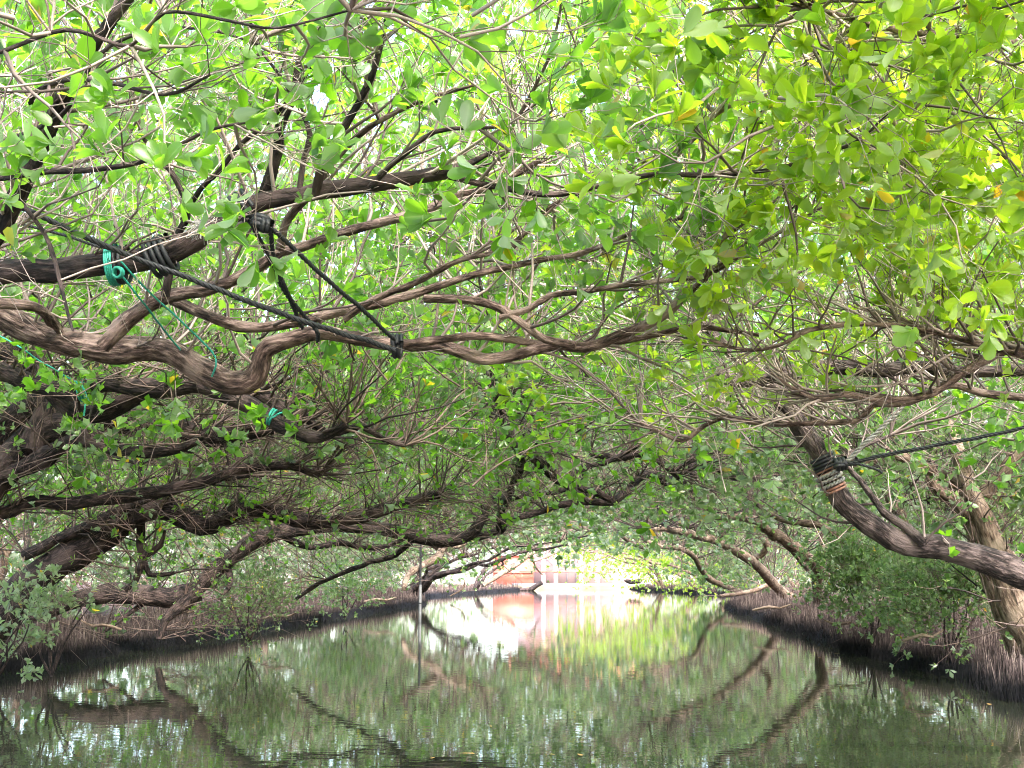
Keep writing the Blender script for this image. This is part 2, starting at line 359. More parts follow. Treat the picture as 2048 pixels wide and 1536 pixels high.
def pneus(name, B, sg, label):
    mb = MB(); P0 = []; H = []
    for y0, y1, den, wid, hm in ((7, 16, 330, 3.2, .24), (16, 24, 400, 3.2, .24), (24, 36, 200, 3.4, .25), (36, 56, 70, 4, .27), (56, 100, 22, 4, .30)):
        nn = int((y1 - y0) * wid * den); y = rng.uniform(y0, y1, nn); s = wid * rng.random(nn) ** 1.25 + 0.03
        x = bx(y, B) + sg * s
        k = (np.sin(x * 1.9 + y * .8) + np.sin(y * 2.3 - x * 1.2) + rng.normal(0, 1.0, nn)) > -1.1
        x, y, s = x[k], y[k], s[k]
        z = bank_z(s, x, y)
        h = hm * rng.uniform(.45, 1.3, len(x)) * rng.choice([.7, 1, 1, 1.35], len(x)) * np.interp(s, [0, .25, 3, 4], [.8, 1, .85, .5])
        h *= 1 + .3 * np.sin(x * 1.3 + y * .6)
        P0.append(np.stack([x, y, z - .03], -1)); H.append(h)
    P0 = np.concatenate(P0); H = np.concatenate(H); N = len(H)
    lean = np.stack([rng.normal(0, .13, N), rng.normal(0, .13, N), np.ones(N)], -1)
    top = P0 + lean * (H * .55)[:, None]; top = top + (lean + np.stack([rng.normal(0, .15, N), rng.normal(0, .15, N), np.zeros(N)], -1)) * (H * .45)[:, None]
    rr = 0.0062 * (1 + 0.018 * P0[:, 1]) * rng.uniform(.7, 1.3, N)
    R = np.stack([rr, rr * .3], -1)
    tubes(mb, np.stack([P0, top], 1), R, 3)
    o = mb.build(name, M_PNEU); tag(o, label, 'breathing roots', kind='stuff'); return o
pneus('breathing_root_carpet', LB, -1, 'carpet of thin brown breathing roots along the left muddy bank')
pneus('breathing_root_carpet', RB, 1, 'carpet of thin purplish brown breathing roots along the right muddy bank')

# ------------------------------------------------------------------ leaves
def leaf_template(kind):
    """leaf along +Y, normal +Z, unit length"""
    if kind == 0: secs = [(.10, .05), (.34, .165), (.62, .235), (.84, .21), (.96, .11)]
    elif kind == 1: secs = [(.36, .175), (.82, .225)]
    elif kind == 2: secs = [(.66, .27)]
    else: secs = None
    if secs is None:
        return np.array([(0, 0, 0), (.25, .62, .05), (0, 1, -.03), (-.25, .62, .05)]), np.array([(0, 1, 2), (0, 2, 3)])
    v = [(0, 0, 0)]
    for t, wd in secs:
        z = -.10 * (t - .4) ** 2 * 2
        v += [(wd, t, z + wd * .34), (0, t, z), (-wd, t, z + wd * .34)]
    v.append((0, 1, -.08)); f = [(0, 1, 2), (0, 2, 3)]
    for k in range(len(secs) - 1):
        a = 1 + 3 * k; b = a + 3
        f += [(a, b, b + 1), (a, b + 1, a + 1), (a + 1, b + 1, b + 2), (a + 1, b + 2, a + 2)]
    a = 1 + 3 * (len(secs) - 1); e = len(v) - 1
    f += [(a, e, a + 1), (a + 1, e, a + 2)]
    return np.array(v), np.array(f)
TEMPL = [leaf_template(k) for k in range(4)]
def frames(Y, Nn):
    Z = norm(Nn - Y * (Nn * Y).sum(-1, keepdims=True)); X = np.cross(Y, Z); return X, Y, Z
def rosettes(tip, tdir, nleaf, size, spread=(22, 62), narrow=1.0):
    """leaf base, X,Y,Z frames and length for nleaf leaves round each tip"""
    N = len(tip); a = norm(np.cross(tdir, np.broadcast_to((0.31, 0.2, 0.93), tdir.shape))); b = np.cross(tdir, a)
    phi = (np.arange(nleaf)[None] * 2.4 + rng.random((N, 1)) * 6.28 + rng.normal(0, .25, (N, nleaf)))
    el = np.radians(rng.uniform(spread[0], spread[1], (N, nleaf)))
    rad = a[:, None] * np.cos(phi)[..., None] + b[:, None] * np.sin(phi)[..., None]
    Y = norm(tdir[:, None] * np.cos(el)[..., None] + rad * np.sin(el)[..., None] + rng.normal(0, .10, (N, nleaf, 3)))
    Nn = tdir[:, None] * np.sin(el)[..., None] - rad * np.cos(el)[..., None] + rng.normal(0, .22, (N, nleaf, 3))
    base = tip[:, None] - tdir[:, None] * (rng.random((N, nleaf, 1)) * size[:, None, None] * .45)
    L = size[:, None] * rng.uniform(.68, 1.18, (N, nleaf))
    X, Y, Z = frames(Y.reshape(-1, 3), Nn.reshape(-1, 3))
    return base.reshape(-1, 3), X, Y, Z, L.ravel()
def add_leaves(mb, base, X, Y, Z, L, lod, wscale, rnd):
    tv, tf = TEMPL[lod]
    wv = wscale[:, None] if np.ndim(wscale) else wscale
    V = base[:, None] + (X * (L[:, None] * wv))[:, None] * tv[None, :, 0:1] + (Y * L[:, None])[:, None] * tv[None, :, 1:2] + (Z * L[:, None])[:, None] * tv[None, :, 2:3]
    n = len(L); f = (tf[None] + (np.arange(n) * len(tv))[:, None, None]).reshape(-1, 3)
    mb.add(V.reshape(-1, 3), f, rnd=np.repeat(rnd, len(tv)), ed=np.tile((tv[:, 0] != 0).astype(float), n))

def grow(P0, D0, L, K, wob, up, drift=None):
    """N wandering twigs of K points"""
    N = len(P0); pts = np.zeros((N, K, 3)); pts[:, 0] = P0; d = norm(D0); seg = (L / (K - 1))[:, None]
    for k in range(1, K):
        d = norm(d + rng.normal(0, wob, (N, 3)) + np.array((0, 0, up)))
        pts[:, k] = pts[:, k - 1] + d * seg
    return pts, d
def side_dirs(d, lo=30, hi=65):
    N = len(d); r = norm(np.cross(d, rng.normal(0, 1, (N, 3)))); a = np.radians(rng.uniform(lo, hi, N))[:, None]
    return norm(d * np.cos(a) + r * np.sin(a))

# ------------------------------------------------------------------ trees
class Tree:
    def __init__(s, label, base, bark=None, twig=None, leaf=None, group=None, size=0.078, nobj=0):
        s.base = np.array(base, float); s.label = label; s.bark = bark or M_BARK; s.twig = twig or M_TWIG; s.leaf = leaf or M_LEAF
        s.root = empty('mangrove_tree', tuple(s.base), label, 'tree', group)
        s.size = size; s.nobj = nobj; s.skel = []; s.twb = MB(); s.lfb = MB(); s.big = []; s.low = MB(); s.lowon = False
    def limb(s, d0, d1, ws, pts, name='limb', step=None, rough=.10, dd=None):
        n = len(pts); ds = np.interp(np.linspace(0, 1, n), np.linspace(0, 1, 2 if dd is None else len(dd)), (d0, d1) if dd is None else dd)
        wv = np.interp(np.linspace(0, 1, n), np.linspace(0, 1, len(ws)), ws)
        W = np.array([np.append(P(x, y, d), wpx * .44 * d / F) for (x, y), d, wpx in zip(pts, ds, wv)])
        return s.wlimb(W, name, step, rough)
    def wlimb(s, W, name='limb', step=None, rough=.10):
        dmean = max(3.0, float(np.abs(W[:, 1]).mean()))
        st = step or (0.045 if dmean < 8 else 0.09 if dmean < 14 else 0.2 if dmean < 30 else 0.45)
        path = catmull(W, st)
        jit = np.stack([vnoise(path[:, :3], 4.0, 3.1), vnoise(path[:, :3], 4.0, 7.7), vnoise(path[:, :3], 4.0, 11.3)], -1)
        path[:, :3] += jit * np.minimum(path[:, 3:4] * .55, .02)
        mb = MB(); T, A, B = limb_tube(mb, path, 14 if dmean < 14 else 9 if dmean < 30 else 6, rough)
        o = mb.build(name, s.bark, s.root)
        sk = path[:, :3]; s.skel.append((sk, path[:, 3], T))
        return o
    def branchlets(s, every=.16, length=.55, rmax=.011, leafy=.5, kids=3, up=.10, sel=None, lsize=None, tiny=2):
        """side branchlets all along the limbs, with twigs and some rosettes"""
        for i, (sk, R, T) in enumerate(s.skel):
            if sel is not None and i not in sel: continue
            Ls = np.linalg.norm(np.diff(sk, axis=0), axis=1).sum(); nb = int(Ls / every)
            if nb < 1: continue
            w_ = np.clip(1.2 - R / max(R.max(), .001), .12, 1); w_ = w_ / w_.sum()
            idx = rng.choice(len(sk), nb, p=w_)
            d = side_dirs(T[idx] + np.array((0, 0, .25)), 30, 80); d[:, 2] = np.abs(d[:, 2]) * .4 + rng.normal(.14, .20, nb); d[:, 1] += np.abs(rng.normal(0, .25, nb))
            s.spray(sk[idx], d, length * rng.uniform(.4, 1.3, nb), np.minimum(R[idx] * .6, rmax), kids, tiny, leafy, lsize or s.size, up)
    def spray(s, P0, D0, L, r0, kids, tiny, leafy, lsize, up=.10, K=6, nleaf=5, K2=4, lod=None, wsc=1.0, barek=.15):
        kk_ = np.linalg.norm(P0 - np.array((0, 0, CAMZ)), axis=1) > 2.5
        P0, D0, L, r0 = P0[kk_], D0[kk_], L[kk_], r0[kk_]
        N = len(P0)
        if N == 0: return
        dist = np.linalg.norm(P0 - np.array((0, 0, CAMZ)), axis=1).mean()
        if dist > 11: K = 4
        pts, d = grow(P0, D0, L, K, .20, up)
        R = r0[:, None] * np.linspace(1, .42, K)[None]
        tubes(s.twb, pts, R, 5 if dist < 9 else 4 if dist < 20 else 3, rng.random(N) ** 1.2 * .8)
        # twigs
        if dist > 5.5: K2 = 3
        if dist > 9:
            K2 = 3 if dist < 22 else 2
            if tiny > 1: tiny = 1; leafy = min(1, leafy * 1.45)
        pi = np.repeat(np.arange(N), kids); ki = rng.integers(1, K, len(pi)); ki[::kids] = K - 1
        dd = norm(pts[pi, ki] - pts[pi, ki - 1])
        l2 = L[pi] * rng.uniform(.30, .70, len(pi))
        p2, d2 = grow(pts[pi, ki], side_dirs(dd, 15, 65), l2, K2, .24, up * 1.8)
        r2 = np.maximum(R[pi, ki] * .55, .0014 * (1 + dist * .03))
        tubes(s.twb, p2, r2[:, None] * np.linspace(1, .55, K2)[None], 3, rng.random(len(pi)))
        tips, dirs = [p2[:, -1]], [d2]
        if tiny:
            qi = np.repeat(np.arange(len(pi)), tiny); kj = rng.integers(1, K2, len(qi))
            dq = norm(p2[qi, kj] - p2[qi, kj - 1])
            K3 = 3 if dist < 5 else 2
            p3, d3 = grow(p2[qi, kj], side_dirs(dq, 20, 60), l2[qi] * rng.uniform(.3, .65, len(qi)), K3, .22, up * 2.5)
            tubes(s.twb, p3, np.maximum(r2[qi] * .6, .0012 * (1 + dist * .03))[:, None] * np.linspace(1, .6, K3)[None], 3, rng.random(len(qi)) ** .8)
            tips.append(p3[:, -1]); dirs.append(d3)
        tips = np.concatenate(tips); dirs = np.concatenate(dirs)
        k = rng.random(len(tips)) < leafy; tips, dirs = tips[k], norm(dirs[k] + np.array((0, 0, .35)))
        s.leaves(tips, dirs, nleaf, lsize, lod, wsc)
    def leaves(s, tips, dirs, nleaf, lsize, lod=None, wsc=1.0):
        if len(tips) == 0: return
        size = lsize * rng.uniform(.75, 1.2, len(tips))
        base, X, Y, Z, L = rosettes(tips, dirs, nleaf, size)
        keep = rng.random(len(L)) < .85
        base, X, Y, Z, L = base[keep], X[keep], Y[keep], Z[keep], L[keep]
        # nothing right in front of the lens
        dc = np.linalg.norm(base - np.array((0, 0, CAMZ)), axis=1)
        k = dc > 1.9; base, X, Y, Z, L, dc = base[k], X[k], Y[k], Z[k], L[k], dc[k]
        rnd = rng.random(len(L)); wv = rng.uniform(.85, 1.15, len(L)) * wsc
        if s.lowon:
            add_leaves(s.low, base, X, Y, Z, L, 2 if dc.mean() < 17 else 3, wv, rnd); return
        if s.nobj:
            s.big.append((base, X, Y, Z, L, wv, rnd)); return
        lv = lod if lod is not None else (1 if dc.mean() < 6 else 2 if dc.mean() < 17 else 3)
        add_leaves(s.lfb, base, X, Y, Z, L, lv, wv, rnd)
    def finish(s):
        if s.big:
            base, X, Y, Z, L, wv, rnd = [np.concatenate(a) for a in zip(*s.big)]
            rel = base - np.array((0, 0, CAMZ)); dep = rel[:, 1] * CT + rel[:, 2] * ST
            up_ = -rel[:, 1] * ST + rel[:, 2] * CT
            inside = (dep > .5) & (np.abs(rel[:, 0] / np.maximum(dep, .1)) < .40) & (np.abs(up_ / np.maximum(dep, .1)) < .30)
            facing = np.abs((Z * norm(rel)).sum(-1))
            score = np.where(inside, L * (.25 + facing) / np.maximum(dep, .3), 0)
            order = np.argsort(-score); pick = order[:s.nobj]; rest = order[s.nobj:]
            for q in pick:
                o = bpy.data.objects.new('leaf', LEAFMESH[(s.leaf.name, int(q) % 3)])
                M = Matrix(((X[q][0] * wv[q], Y[q][0], Z[q][0], 0), (X[q][1] * wv[q], Y[q][1], Z[q][1], 0), (X[q][2] * wv[q], Y[q][2], Z[q][2], 0), (0, 0, 0, 1)))
                M = Matrix.Translation(Vector(base[q] - s.base)) @ M @ Matrix.Scale(float(L[q]), 4)
                COL.objects.link(o); o.parent = s.root; o.matrix_basis = M
            dc = np.linalg.norm(base - np.array((0, 0, CAMZ)), axis=1)
            for lo, hi, lv in ((0, 4.2, 0), (4.2, 5.6, 1), (5.6, 14, 2), (14, 999, 3)):
                k = rest[(dc[rest] >= lo) & (dc[rest] < hi)]
                if len(k): add_leaves(s.lfb, base[k], X[k], Y[k], Z[k], L[k], lv, wv[k], rnd[k])
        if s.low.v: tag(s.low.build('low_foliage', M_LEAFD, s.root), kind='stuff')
        if s.lfb.v: tag(s.lfb.build('foliage', s.leaf, s.root), kind='stuff')
        if s.twb.v: tag(s.twb.build('twigs', s.twig, s.root), kind='stuff')

LEAFMESH = {}
for lm in (M_LEAF, M_LEAFY, M_LEAFG):
    for k in range(3):
        v, f = TEMPL[0]; v = v.copy(); v[:, 2] += (-.10, .0, .09)[k] * v[:, 1] ** 2; v[:, 0] *= (1, .9, 1.12)[k]
        mb = MB(); mb.add(v, f, rnd=np.full(len(v), .31 * k), ed=(v[:, 0] != 0).astype(float)); LEAFMESH[(lm.name, k)] = mb.mesh('leaf', lm)

TREES = []
def T(*a, **k): t = Tree(*a, **k); TREES.append(t); return t

# ---- front left tree: the long pale limb that swings across the channel
t1 = T('mangrove whose long pale brown limb swings low across the whole channel', P(-1400, 1560, 6.4), nobj=300)
t1.limb(6.4, 5.6, [150, 120, 95, 80, 70, 64, 62, 58, 56, 58, 60, 58, 50, 44, 40, 37, 34, 30, 28, 30, 30, 26, 24, 26, 24, 24, 21, 15, 9, 6, 5, 4],
        [(-1400, 1580), (-1150, 1150), (-750, 700), (-300, 520), (-100, 565), (0, 625), (100, 672), (200, 697), (310, 703), (365, 713), (415, 742), (465, 768), (508, 755), (524, 715), (540, 690), (585, 675), (640, 667), (720, 682), (800, 690), (880, 690), (950, 716), (985, 720), (1040, 705), (1110, 690), (1170, 697), (1240, 670), (1310, 640), (1350, 612), (1385, 580), (1440, 530), (1500, 480), (1580, 420), (1660, 350)])
t1.limb(5.7, 5.2, [36, 34, 30, 26, 22, 22, 17, 12], [(205, 690), (255, 635), (320, 598), (370, 585), (430, 575), (520, 532), (560, 505), (600, 495), (690, 465), (780, 440), (850, 420), (905, 395), (990, 370), (1080, 320)])
t1.limb(5.9, 5.8, [26, 26, 24, 20, 16, 12, 8], [(330, 590), (390, 620), (450, 645), (520, 653), (610, 640), (700, 620), (790, 597), (870, 575), (960, 545), (1060, 525), (1180, 500), (1280, 462), (1380, 430)])
t1.limb(5.8, 5.7, [20, 20, 18, 18, 20], [(848, 596), (900, 597), (960, 605), (1010, 622), (1055, 655), (1090, 680), (1150, 692)])
t1.limb(5.75, 5.5, [14, 15, 13, 11, 9, 5], [(1000, 635), (1060, 615), (1100, 590), (1180, 580), (1260, 570), (1350, 560), (1420, 548), (1500, 500), (1600, 440), (1700, 380)])
t1.limb(5.75, 6.0, [20, 18, 16, 13, 9], [(800, 692), (880, 680), (960, 673), (1040, 680), (1120, 692), (1200, 690), (1300, 672), (1380, 655), (1450, 660), (1520, 670)])
t1.limb(5.7, 5.5, [12, 12, 9, 5], [(1000, 520), (1045, 470), (1090, 420), (1160, 385), (1240, 350), (1330, 300)])
t1.limb(5.3, 4.6, [22, 18, 16, 12, 7], [(560, 500), (578, 440), (625, 385), (660, 330), (720, 270), (780, 230), (850, 200), (950, 170)])
t1.limb(5.5, 5.1, [17, 15, 12, 8, 4], [(690, 640), (750, 600), (830, 565), (920, 520), (1000, 500), (1080, 440), (1120, 400)])
t1.limb(5.6, 5.0, [13, 12, 10, 6], [(1410, 560), (1430, 500), (1500, 420), (1550, 360), (1640, 300), (1700, 240)])
t1.limb(5.5, 6.3, [34, 30, 24, 20, 14], [(-200, 560), (-60, 600), (60, 610), (105, 640), (140, 690)])
# ---- front left tree two: dark knobbly upper limb carrying the ropes
t2 = T('mangrove with a dark knobbly upper limb rising from the left, tied with black rope', P(-1700, 1700, 5.2), bark=M_BARKD, nobj=300)
t2.limb(5.2, 4.8, [170, 120, 85, 70, 62, 58, 56, 56, 54, 52, 50, 46, 42, 40, 40, 36, 30, 18, 8],
        [(-1700, 1760), (-1400, 1200), (-1000, 760), (-500, 590), (-200, 550), (0, 545), (110, 540), (200, 532), (290, 522), (350, 500), (410, 465), (470, 430), (530, 402), (610, 388), (700, 375), (800, 358), (885, 345), (930, 330), (990, 300)])
t2.limb(4.9, 4.6, [14, 15, 13, 10, 8, 6], [(880, 350), (1000, 375), (1100, 390), (1200, 370), (1320, 350), (1450, 350), (1560, 335), (1640, 310), (1720, 280), (1800, 200)])
t2.limb(5.0, 4.5, [30, 26, 22, 18, 14], [(520, 410), (540, 350), (555, 290), (560, 250), (590, 190), (600, 120), (640, 60), (680, -20)])
t2.limb(4.9, 4.3, [24, 20, 18, 14, 10], [(632, 390), (640, 340), (680, 270), (720, 200), (750, 130), (770, 50), (790, -40)])
t2.limb(4.9, 4.7, [14, 13, 10, 6], [(598, 390), (606, 320), (620, 270), (600, 215), (560, 150), (520, 100)])
t2.limb(4.8, 4.5, [16, 14, 12, 8, 5], [(740, 375), (780, 330), (830, 290), (870, 262), (930, 255), (1010, 250), (1080, 200)])
t2.limb(5.4, 5.0, [20, 16, 12, 8], [(330, 590), (350, 480), (375, 420), (340, 340), (290, 280), (270, 210)])
t2.limb(5.2, 4.7, [12, 12, 10, 6], [(365, 440), (400, 380), (440, 340), (480, 290), (540, 240), (600, 170), (640, 100)])
# ---- far left upright limb
t3 = T('mangrove with a dark stem climbing steeply through the upper left corner', P(-1500, 1650, 5.0), bark=M_BARKD, nobj=300)
t3.limb(5.0, 3.9, [150, 110, 70, 46, 42, 40, 38, 32, 24], [(-1500, 1700), (-1200, 1300), (-700, 900), (-250, 640), (-40, 500), (20, 420), (70, 330), (100, 250), (125, 190), (160, 120), (220, 40), (300, -60)])
t3.limb(4.1, 3.5, [18, 14, 10, 6], [(100, 260), (60, 200), (120, 160), (220, 165), (330, 190), (420, 150)])
t3.limb(4.4, 4.0, [17, 16, 14, 12, 9, 5], [(-120, 350), (0, 355), (80, 345), (170, 340), (250, 330), (330, 305), (420, 260), (520, 240)])
t3.limb(4.3, 3.6, [14, 12, 10, 8, 5], [(-120, 300), (0, 285), (90, 250), (140, 210), (200, 110), (300, 60), (420, 60), (520, 90)])
t3.limb(3.5, 3.0, [12, 10, 8, 5], [(-160, 130), (-20, 110), (130, 60), (260, 90), (330, 25), (470, 45), (560, 55), (700, 20)])
t3.limb(4.6, 4.3, [10, 10, 8, 6], [(30, 390), (90, 470), (120, 560), (140, 640), (146, 660)])
# ---- left middle tree: two grey limbs with teal twine
t4 = T('grey mangrove with twin limbs dipping below the pale limb, teal twine on one', P(-560, 1500, 10.0), bark=M_BARKD, twig=M_TWIGD, nobj=300)
t4.limb(9.6, 9.0, [90, 70, 50, 42, 38, 36, 38, 40, 42, 36, 26, 22],
        [(-560, 1480), (-420, 1100), (-240, 850), (-100, 740), (0, 742), (60, 765), (130, 785), (170, 785), (200, 768), (260, 772), (330, 775), (400, 768), (450, 785), (510, 815), (560, 850), (620, 872), (660, 866), (690, 850)])
t4.limb(9.8, 9.3, [48, 46, 42, 40, 38, 34, 30], [(-160, 640), (-40, 690), (40, 715), (90, 760), (120, 800), (160, 830), (210, 825), (270, 795), (320, 775), (400, 755), (470, 770), (540, 800), (600, 850)])
t4.limb(9.3, 9.6, [22, 20, 16, 10], [(360, 780), (430, 770), (500, 800), (580, 815), (660, 870), (720, 850), (770, 880), (810, 890)])
# ---- left dark leaning trunks
t5 = T('dark mangrove with a thick trunk leaning in at the left edge of the view', P(-420, 1440, 12.0), bark=M_BARKD, twig=M_TWIGD, leaf=M_LEAFG, nobj=200)
t5.limb(12.0, 11.5, [95, 88, 80, 62, 48, 40, 30], [(-420, 1440), (-260, 1200), (-80, 1040), (20, 930), (80, 870), (150, 845), (230, 840), (330, 850), (420, 870), (520, 860), (600, 830)], rough=.14)
t5.limb(11.7, 11.9, [60, 52, 44, 40], [(60, 900), (85, 830), (95, 770), (60, 700)])
t5.limb(11.8, 11.0, [44, 36, 30, 24, 16], [(-20, 960), (60, 930), (110, 900), (170, 880), (240, 900), (310, 905), (370, 890), (420, 860)])
t5.limb(12.0, 12.5, [26, 26, 30, 28, 22, 16], [(-160, 1060), (0, 1030), (60, 1003), (130, 1005), (200, 1000), (300, 985), (400, 965), (480, 940), (560, 930), (640, 950)])
t5.limb(12.2, 12.8, [60, 54, 40, 34, 28], [(-120, 1000), (40, 830), (150, 800), (260, 830), (330, 840), (400, 870), (450, 880), (520, 870)], rough=.12)
# ---- left big sagging trunk
t6 = T('black barked mangrove whose heavy trunk slants up from the left bank roots', P(-60, 1330, 15.5), bark=M_BARKD, twig=M_TWIGD, leaf=M_LEAF, nobj=200)
t6.limb(15.5, 15.0, [80, 76, 66, 58, 46, 40, 38, 34, 26, 18], [(-60, 1330), (20, 1210), (80, 1150), (150, 1105), (220, 1065), (270, 1030), (320, 1015), (370, 1030), (405, 1052), (450, 1040), (490, 1020), (560, 1028), (620, 1045), (700, 1040), (800, 1010), (880, 990)], rough=.14)
t6.limb(15.3, 14.6, [26, 22, 20, 15, 10], [(50, 1110), (110, 1080), (180, 1050), (260, 1010), (330, 985), (400, 965), (500, 950)])
t6.limb(15.4, 15.4, [20, 18, 15, 12], [(283, 1030), (280, 1090), (287, 1120), (270, 1160), (250, 1180)])
t6.limb(15.4, 15.2, [16, 14, 10, 6], [(287, 1115), (320, 1090), (330, 1060)])
t6.limb(15.4, 15.4, [12, 11, 8], [(290, 1120), (300, 1150), (330, 1150), (350, 1145)])
t6.limb(15.3, 15.6, [12, 11, 9], [(283, 1030), (282, 960), (278, 900)])
# ---- the log-like trunk on the left bank
t7 = T('mangrove with a log like trunk lying level above the left bank, then arching out', P(318, 1278, 20.6), bark=M_BARKD, twig=M_TWIGD, leaf=M_LEAF, nobj=200)
t7.limb(20.6, 21.5, [14, 24, 30, 38, 40, 34, 30, 30, 26, 22, 14], [(318, 1278), (330, 1240), (365, 1205), (400, 1172), (430, 1140), (470, 1110), (510, 1080), (570, 1062), (640, 1052), (710, 1054), (780, 1060), (850, 1078), (900, 1082), (945, 1068), (962, 1045), (975, 1020)], rough=.14)
t7.limb(20.9, 20.0, [44, 46, 46, 42, 36, 28], [(400, 1180), (340, 1195), (280, 1190), (220, 1188), (160, 1195), (90, 1220), (20, 1250), (-40, 1290)], rough=.14)
t7.limb(21.4, 22.5, [20, 18, 16, 14, 10], [(850, 1078), (900, 1072), (960, 1070), (1000, 1060), (1020, 1040), (1060, 1030)])
t7.limb(21.5, 13.5, [17, 17, 20, 18, 14, 10], [(1000, 1062), (1003, 1020), (1025, 975), (1042, 930), (1035, 900), (1015, 870), (998, 820), (985, 780)])
t7.limb(17.5, 16.5, [9, 8, 6], [(1042, 905), (1080, 880), (1120, 855), (1170, 830)])
t7.limb(21.0, 20.6, [14, 12, 8], [(455, 1130), (462, 1165), (445, 1190)])
t7.limb(21.0, 20.2, [12, 10, 8], [(300, 1200), (262, 1225), (210, 1262)])
t7.limb(21.3, 23, [14, 12, 10, 7], [(560, 1070), (620, 1095), (680, 1085), (720, 1095), (780, 1092), (830, 1065), (900, 1055)])
t7.limb(21.5, 23.5, [13, 12, 10, 8], [(820, 1085), (790, 1110), (740, 1125), (690, 1145), (640, 1165), (590, 1200)])
# ---- left, farther
t8 = T('tan barked mangrove arching up behind the slim marker post', P(808, 1176, 40), bark=M_BARKT, twig=M_TWIGD, leaf=M_LEAFG)
t8.limb(40, 44, [12, 13, 15, 17, 16, 12, 8], [(808, 1178), (812, 1160), (825, 1143), (850, 1130), (876, 1112), (885, 1096), (910, 1085), (950, 1072), (1000, 1060)])
t8.limb(43, 42, [16, 20, 22, 14], [(885, 1100), (870, 1090), (855, 1080), (830, 1070), (800, 1050)])
t8.limb(43, 46, [10, 10, 8, 6], [(888, 1100), (905, 1095), (925, 1090), (960, 1070), (1010, 1055)])
t9 = T('mangrove bowing out low over the far water beside the red wall', P(968, 1170, 70), bark=M_BARKT, twig=M_TWIGD, leaf=M_LEAFG)
t9.limb(70, 74, [9, 12, 13, 11, 9, 6], [(966, 1171), (990, 1156), (1015, 1140), (1035, 1127), (1060, 1108), (1085, 1100), (1115, 1088), (1150, 1080)])
t9.limb(72, 74, [6, 6, 5, 3], [(1055, 1112), (1066, 1120), (1072, 1135), (1086, 1150)])
t9.limb(72, 74, [5, 5, 3], [(1066, 1122), (1090, 1116), (1110, 1106), (1130, 1096), (1150, 1080)])
t9.limb(71, 70, [9, 8, 6], [(990, 1110), (1010, 1100), (1040, 1090), (1080, 1080), (1110, 1060)])
# ---- right: big dark limb with the rope wrapping
r1 = T('mangrove with a thick dark limb bent like an elbow and wrapped with rope', P(2750, 1560, 8.6), bark=M_BARKE, nobj=300)
r1.limb(8.6, 8.4, [125, 96, 78, 66, 58, 55, 52, 50, 47, 44, 41, 40, 39, 38, 37, 36, 32, 28, 20], [(2750, 1580), (2500, 1360), (2250, 1240), (2048, 1150), (1950, 1112), (1880, 1095), (1810, 1090), (1765, 1068), (1715, 1030), (1682, 1000), (1662, 960), (1640, 915), (1610, 865), (1592, 835), (1558, 795), (1545, 768), (1510, 740), (1460, 700), (1400, 640)], rough=.12)
r1.limb(8.2, 7.6, [34, 34, 30, 36, 30, 26, 20], [(1438, 752), (1480, 758), (1540, 756), (1600, 745), (1660, 735), (1750, 740), (1850, 735), (1960, 745), (2100, 740), (2300, 760)])
r1.limb(8.4, 9.0, [22, 20, 16, 12, 9, 7], [(1850, 1085), (1820, 1060), (1770, 1025), (1755, 1005), (1720, 960), (1690, 930), (1700, 905), (1780, 870)])
r1.limb(9, 9, [8, 7, 5], [(1755, 1010), (1740, 1008), (1718, 1010)])
# ---- front right canopy tree
r2 = T('mangrove whose leafy crown of yellow green leaves hangs over the right side', P(2900, 1800, 6.5), leaf=M_LEAFY, nobj=300)
r2.limb(6.5, 6.2, [120, 80, 46, 32, 22, 21, 19, 17, 15, 12, 9, 6], [(2900, 1800), (2700, 1300), (2450, 900), (2250, 780), (2048, 700), (1950, 730), (1850, 790), (1760, 800), (1690, 790), (1640, 800), (1600, 785), (1540, 745)])
r2.limb(7.2, 7.4, [20, 18, 16, 13, 11, 10, 8], [(2250, 830), (2120, 800), (1980, 790), (1900, 770), (1820, 805), (1745, 810), (1720, 840), (1640, 845), (1560, 850), (1500, 845), (1455, 835), (1410, 850), (1365, 880), (1310, 860), (1250, 830)])
r2.limb(6.2, 5.8, [16, 14, 12, 9, 6], [(2300, 780), (2150, 740), (2000, 700), (1900, 670), (1780, 650), (1640, 655), (1560, 690), (1490, 700), (1420, 680)])
r2.limb(6.4, 5.0, [44, 30, 24, 18, 12], [(2700, 1300), (2500, 700), (2350, 450), (2200, 380), (2048, 330), (1900, 260), (1750, 190)])
r2.limb(6.4, 4.0, [44, 30, 24, 18, 12], [(2700, 1300), (2600, 600), (2450, 250), (2300, 150), (2048, 90), (1800, 60), (1600, 10)])
r2.limb(5.6, 5.0, [14, 13, 10, 8, 5], [(1650, 300), (1720, 230), (1800, 190), (1880, 150), (1960, 110)])
r2.limb(5.2, 4.6, [20, 16, 12, 7], [(1340, 320), (1400, 260), (1450, 215), (1550, 185), (1620, 120), (1700, 60)])
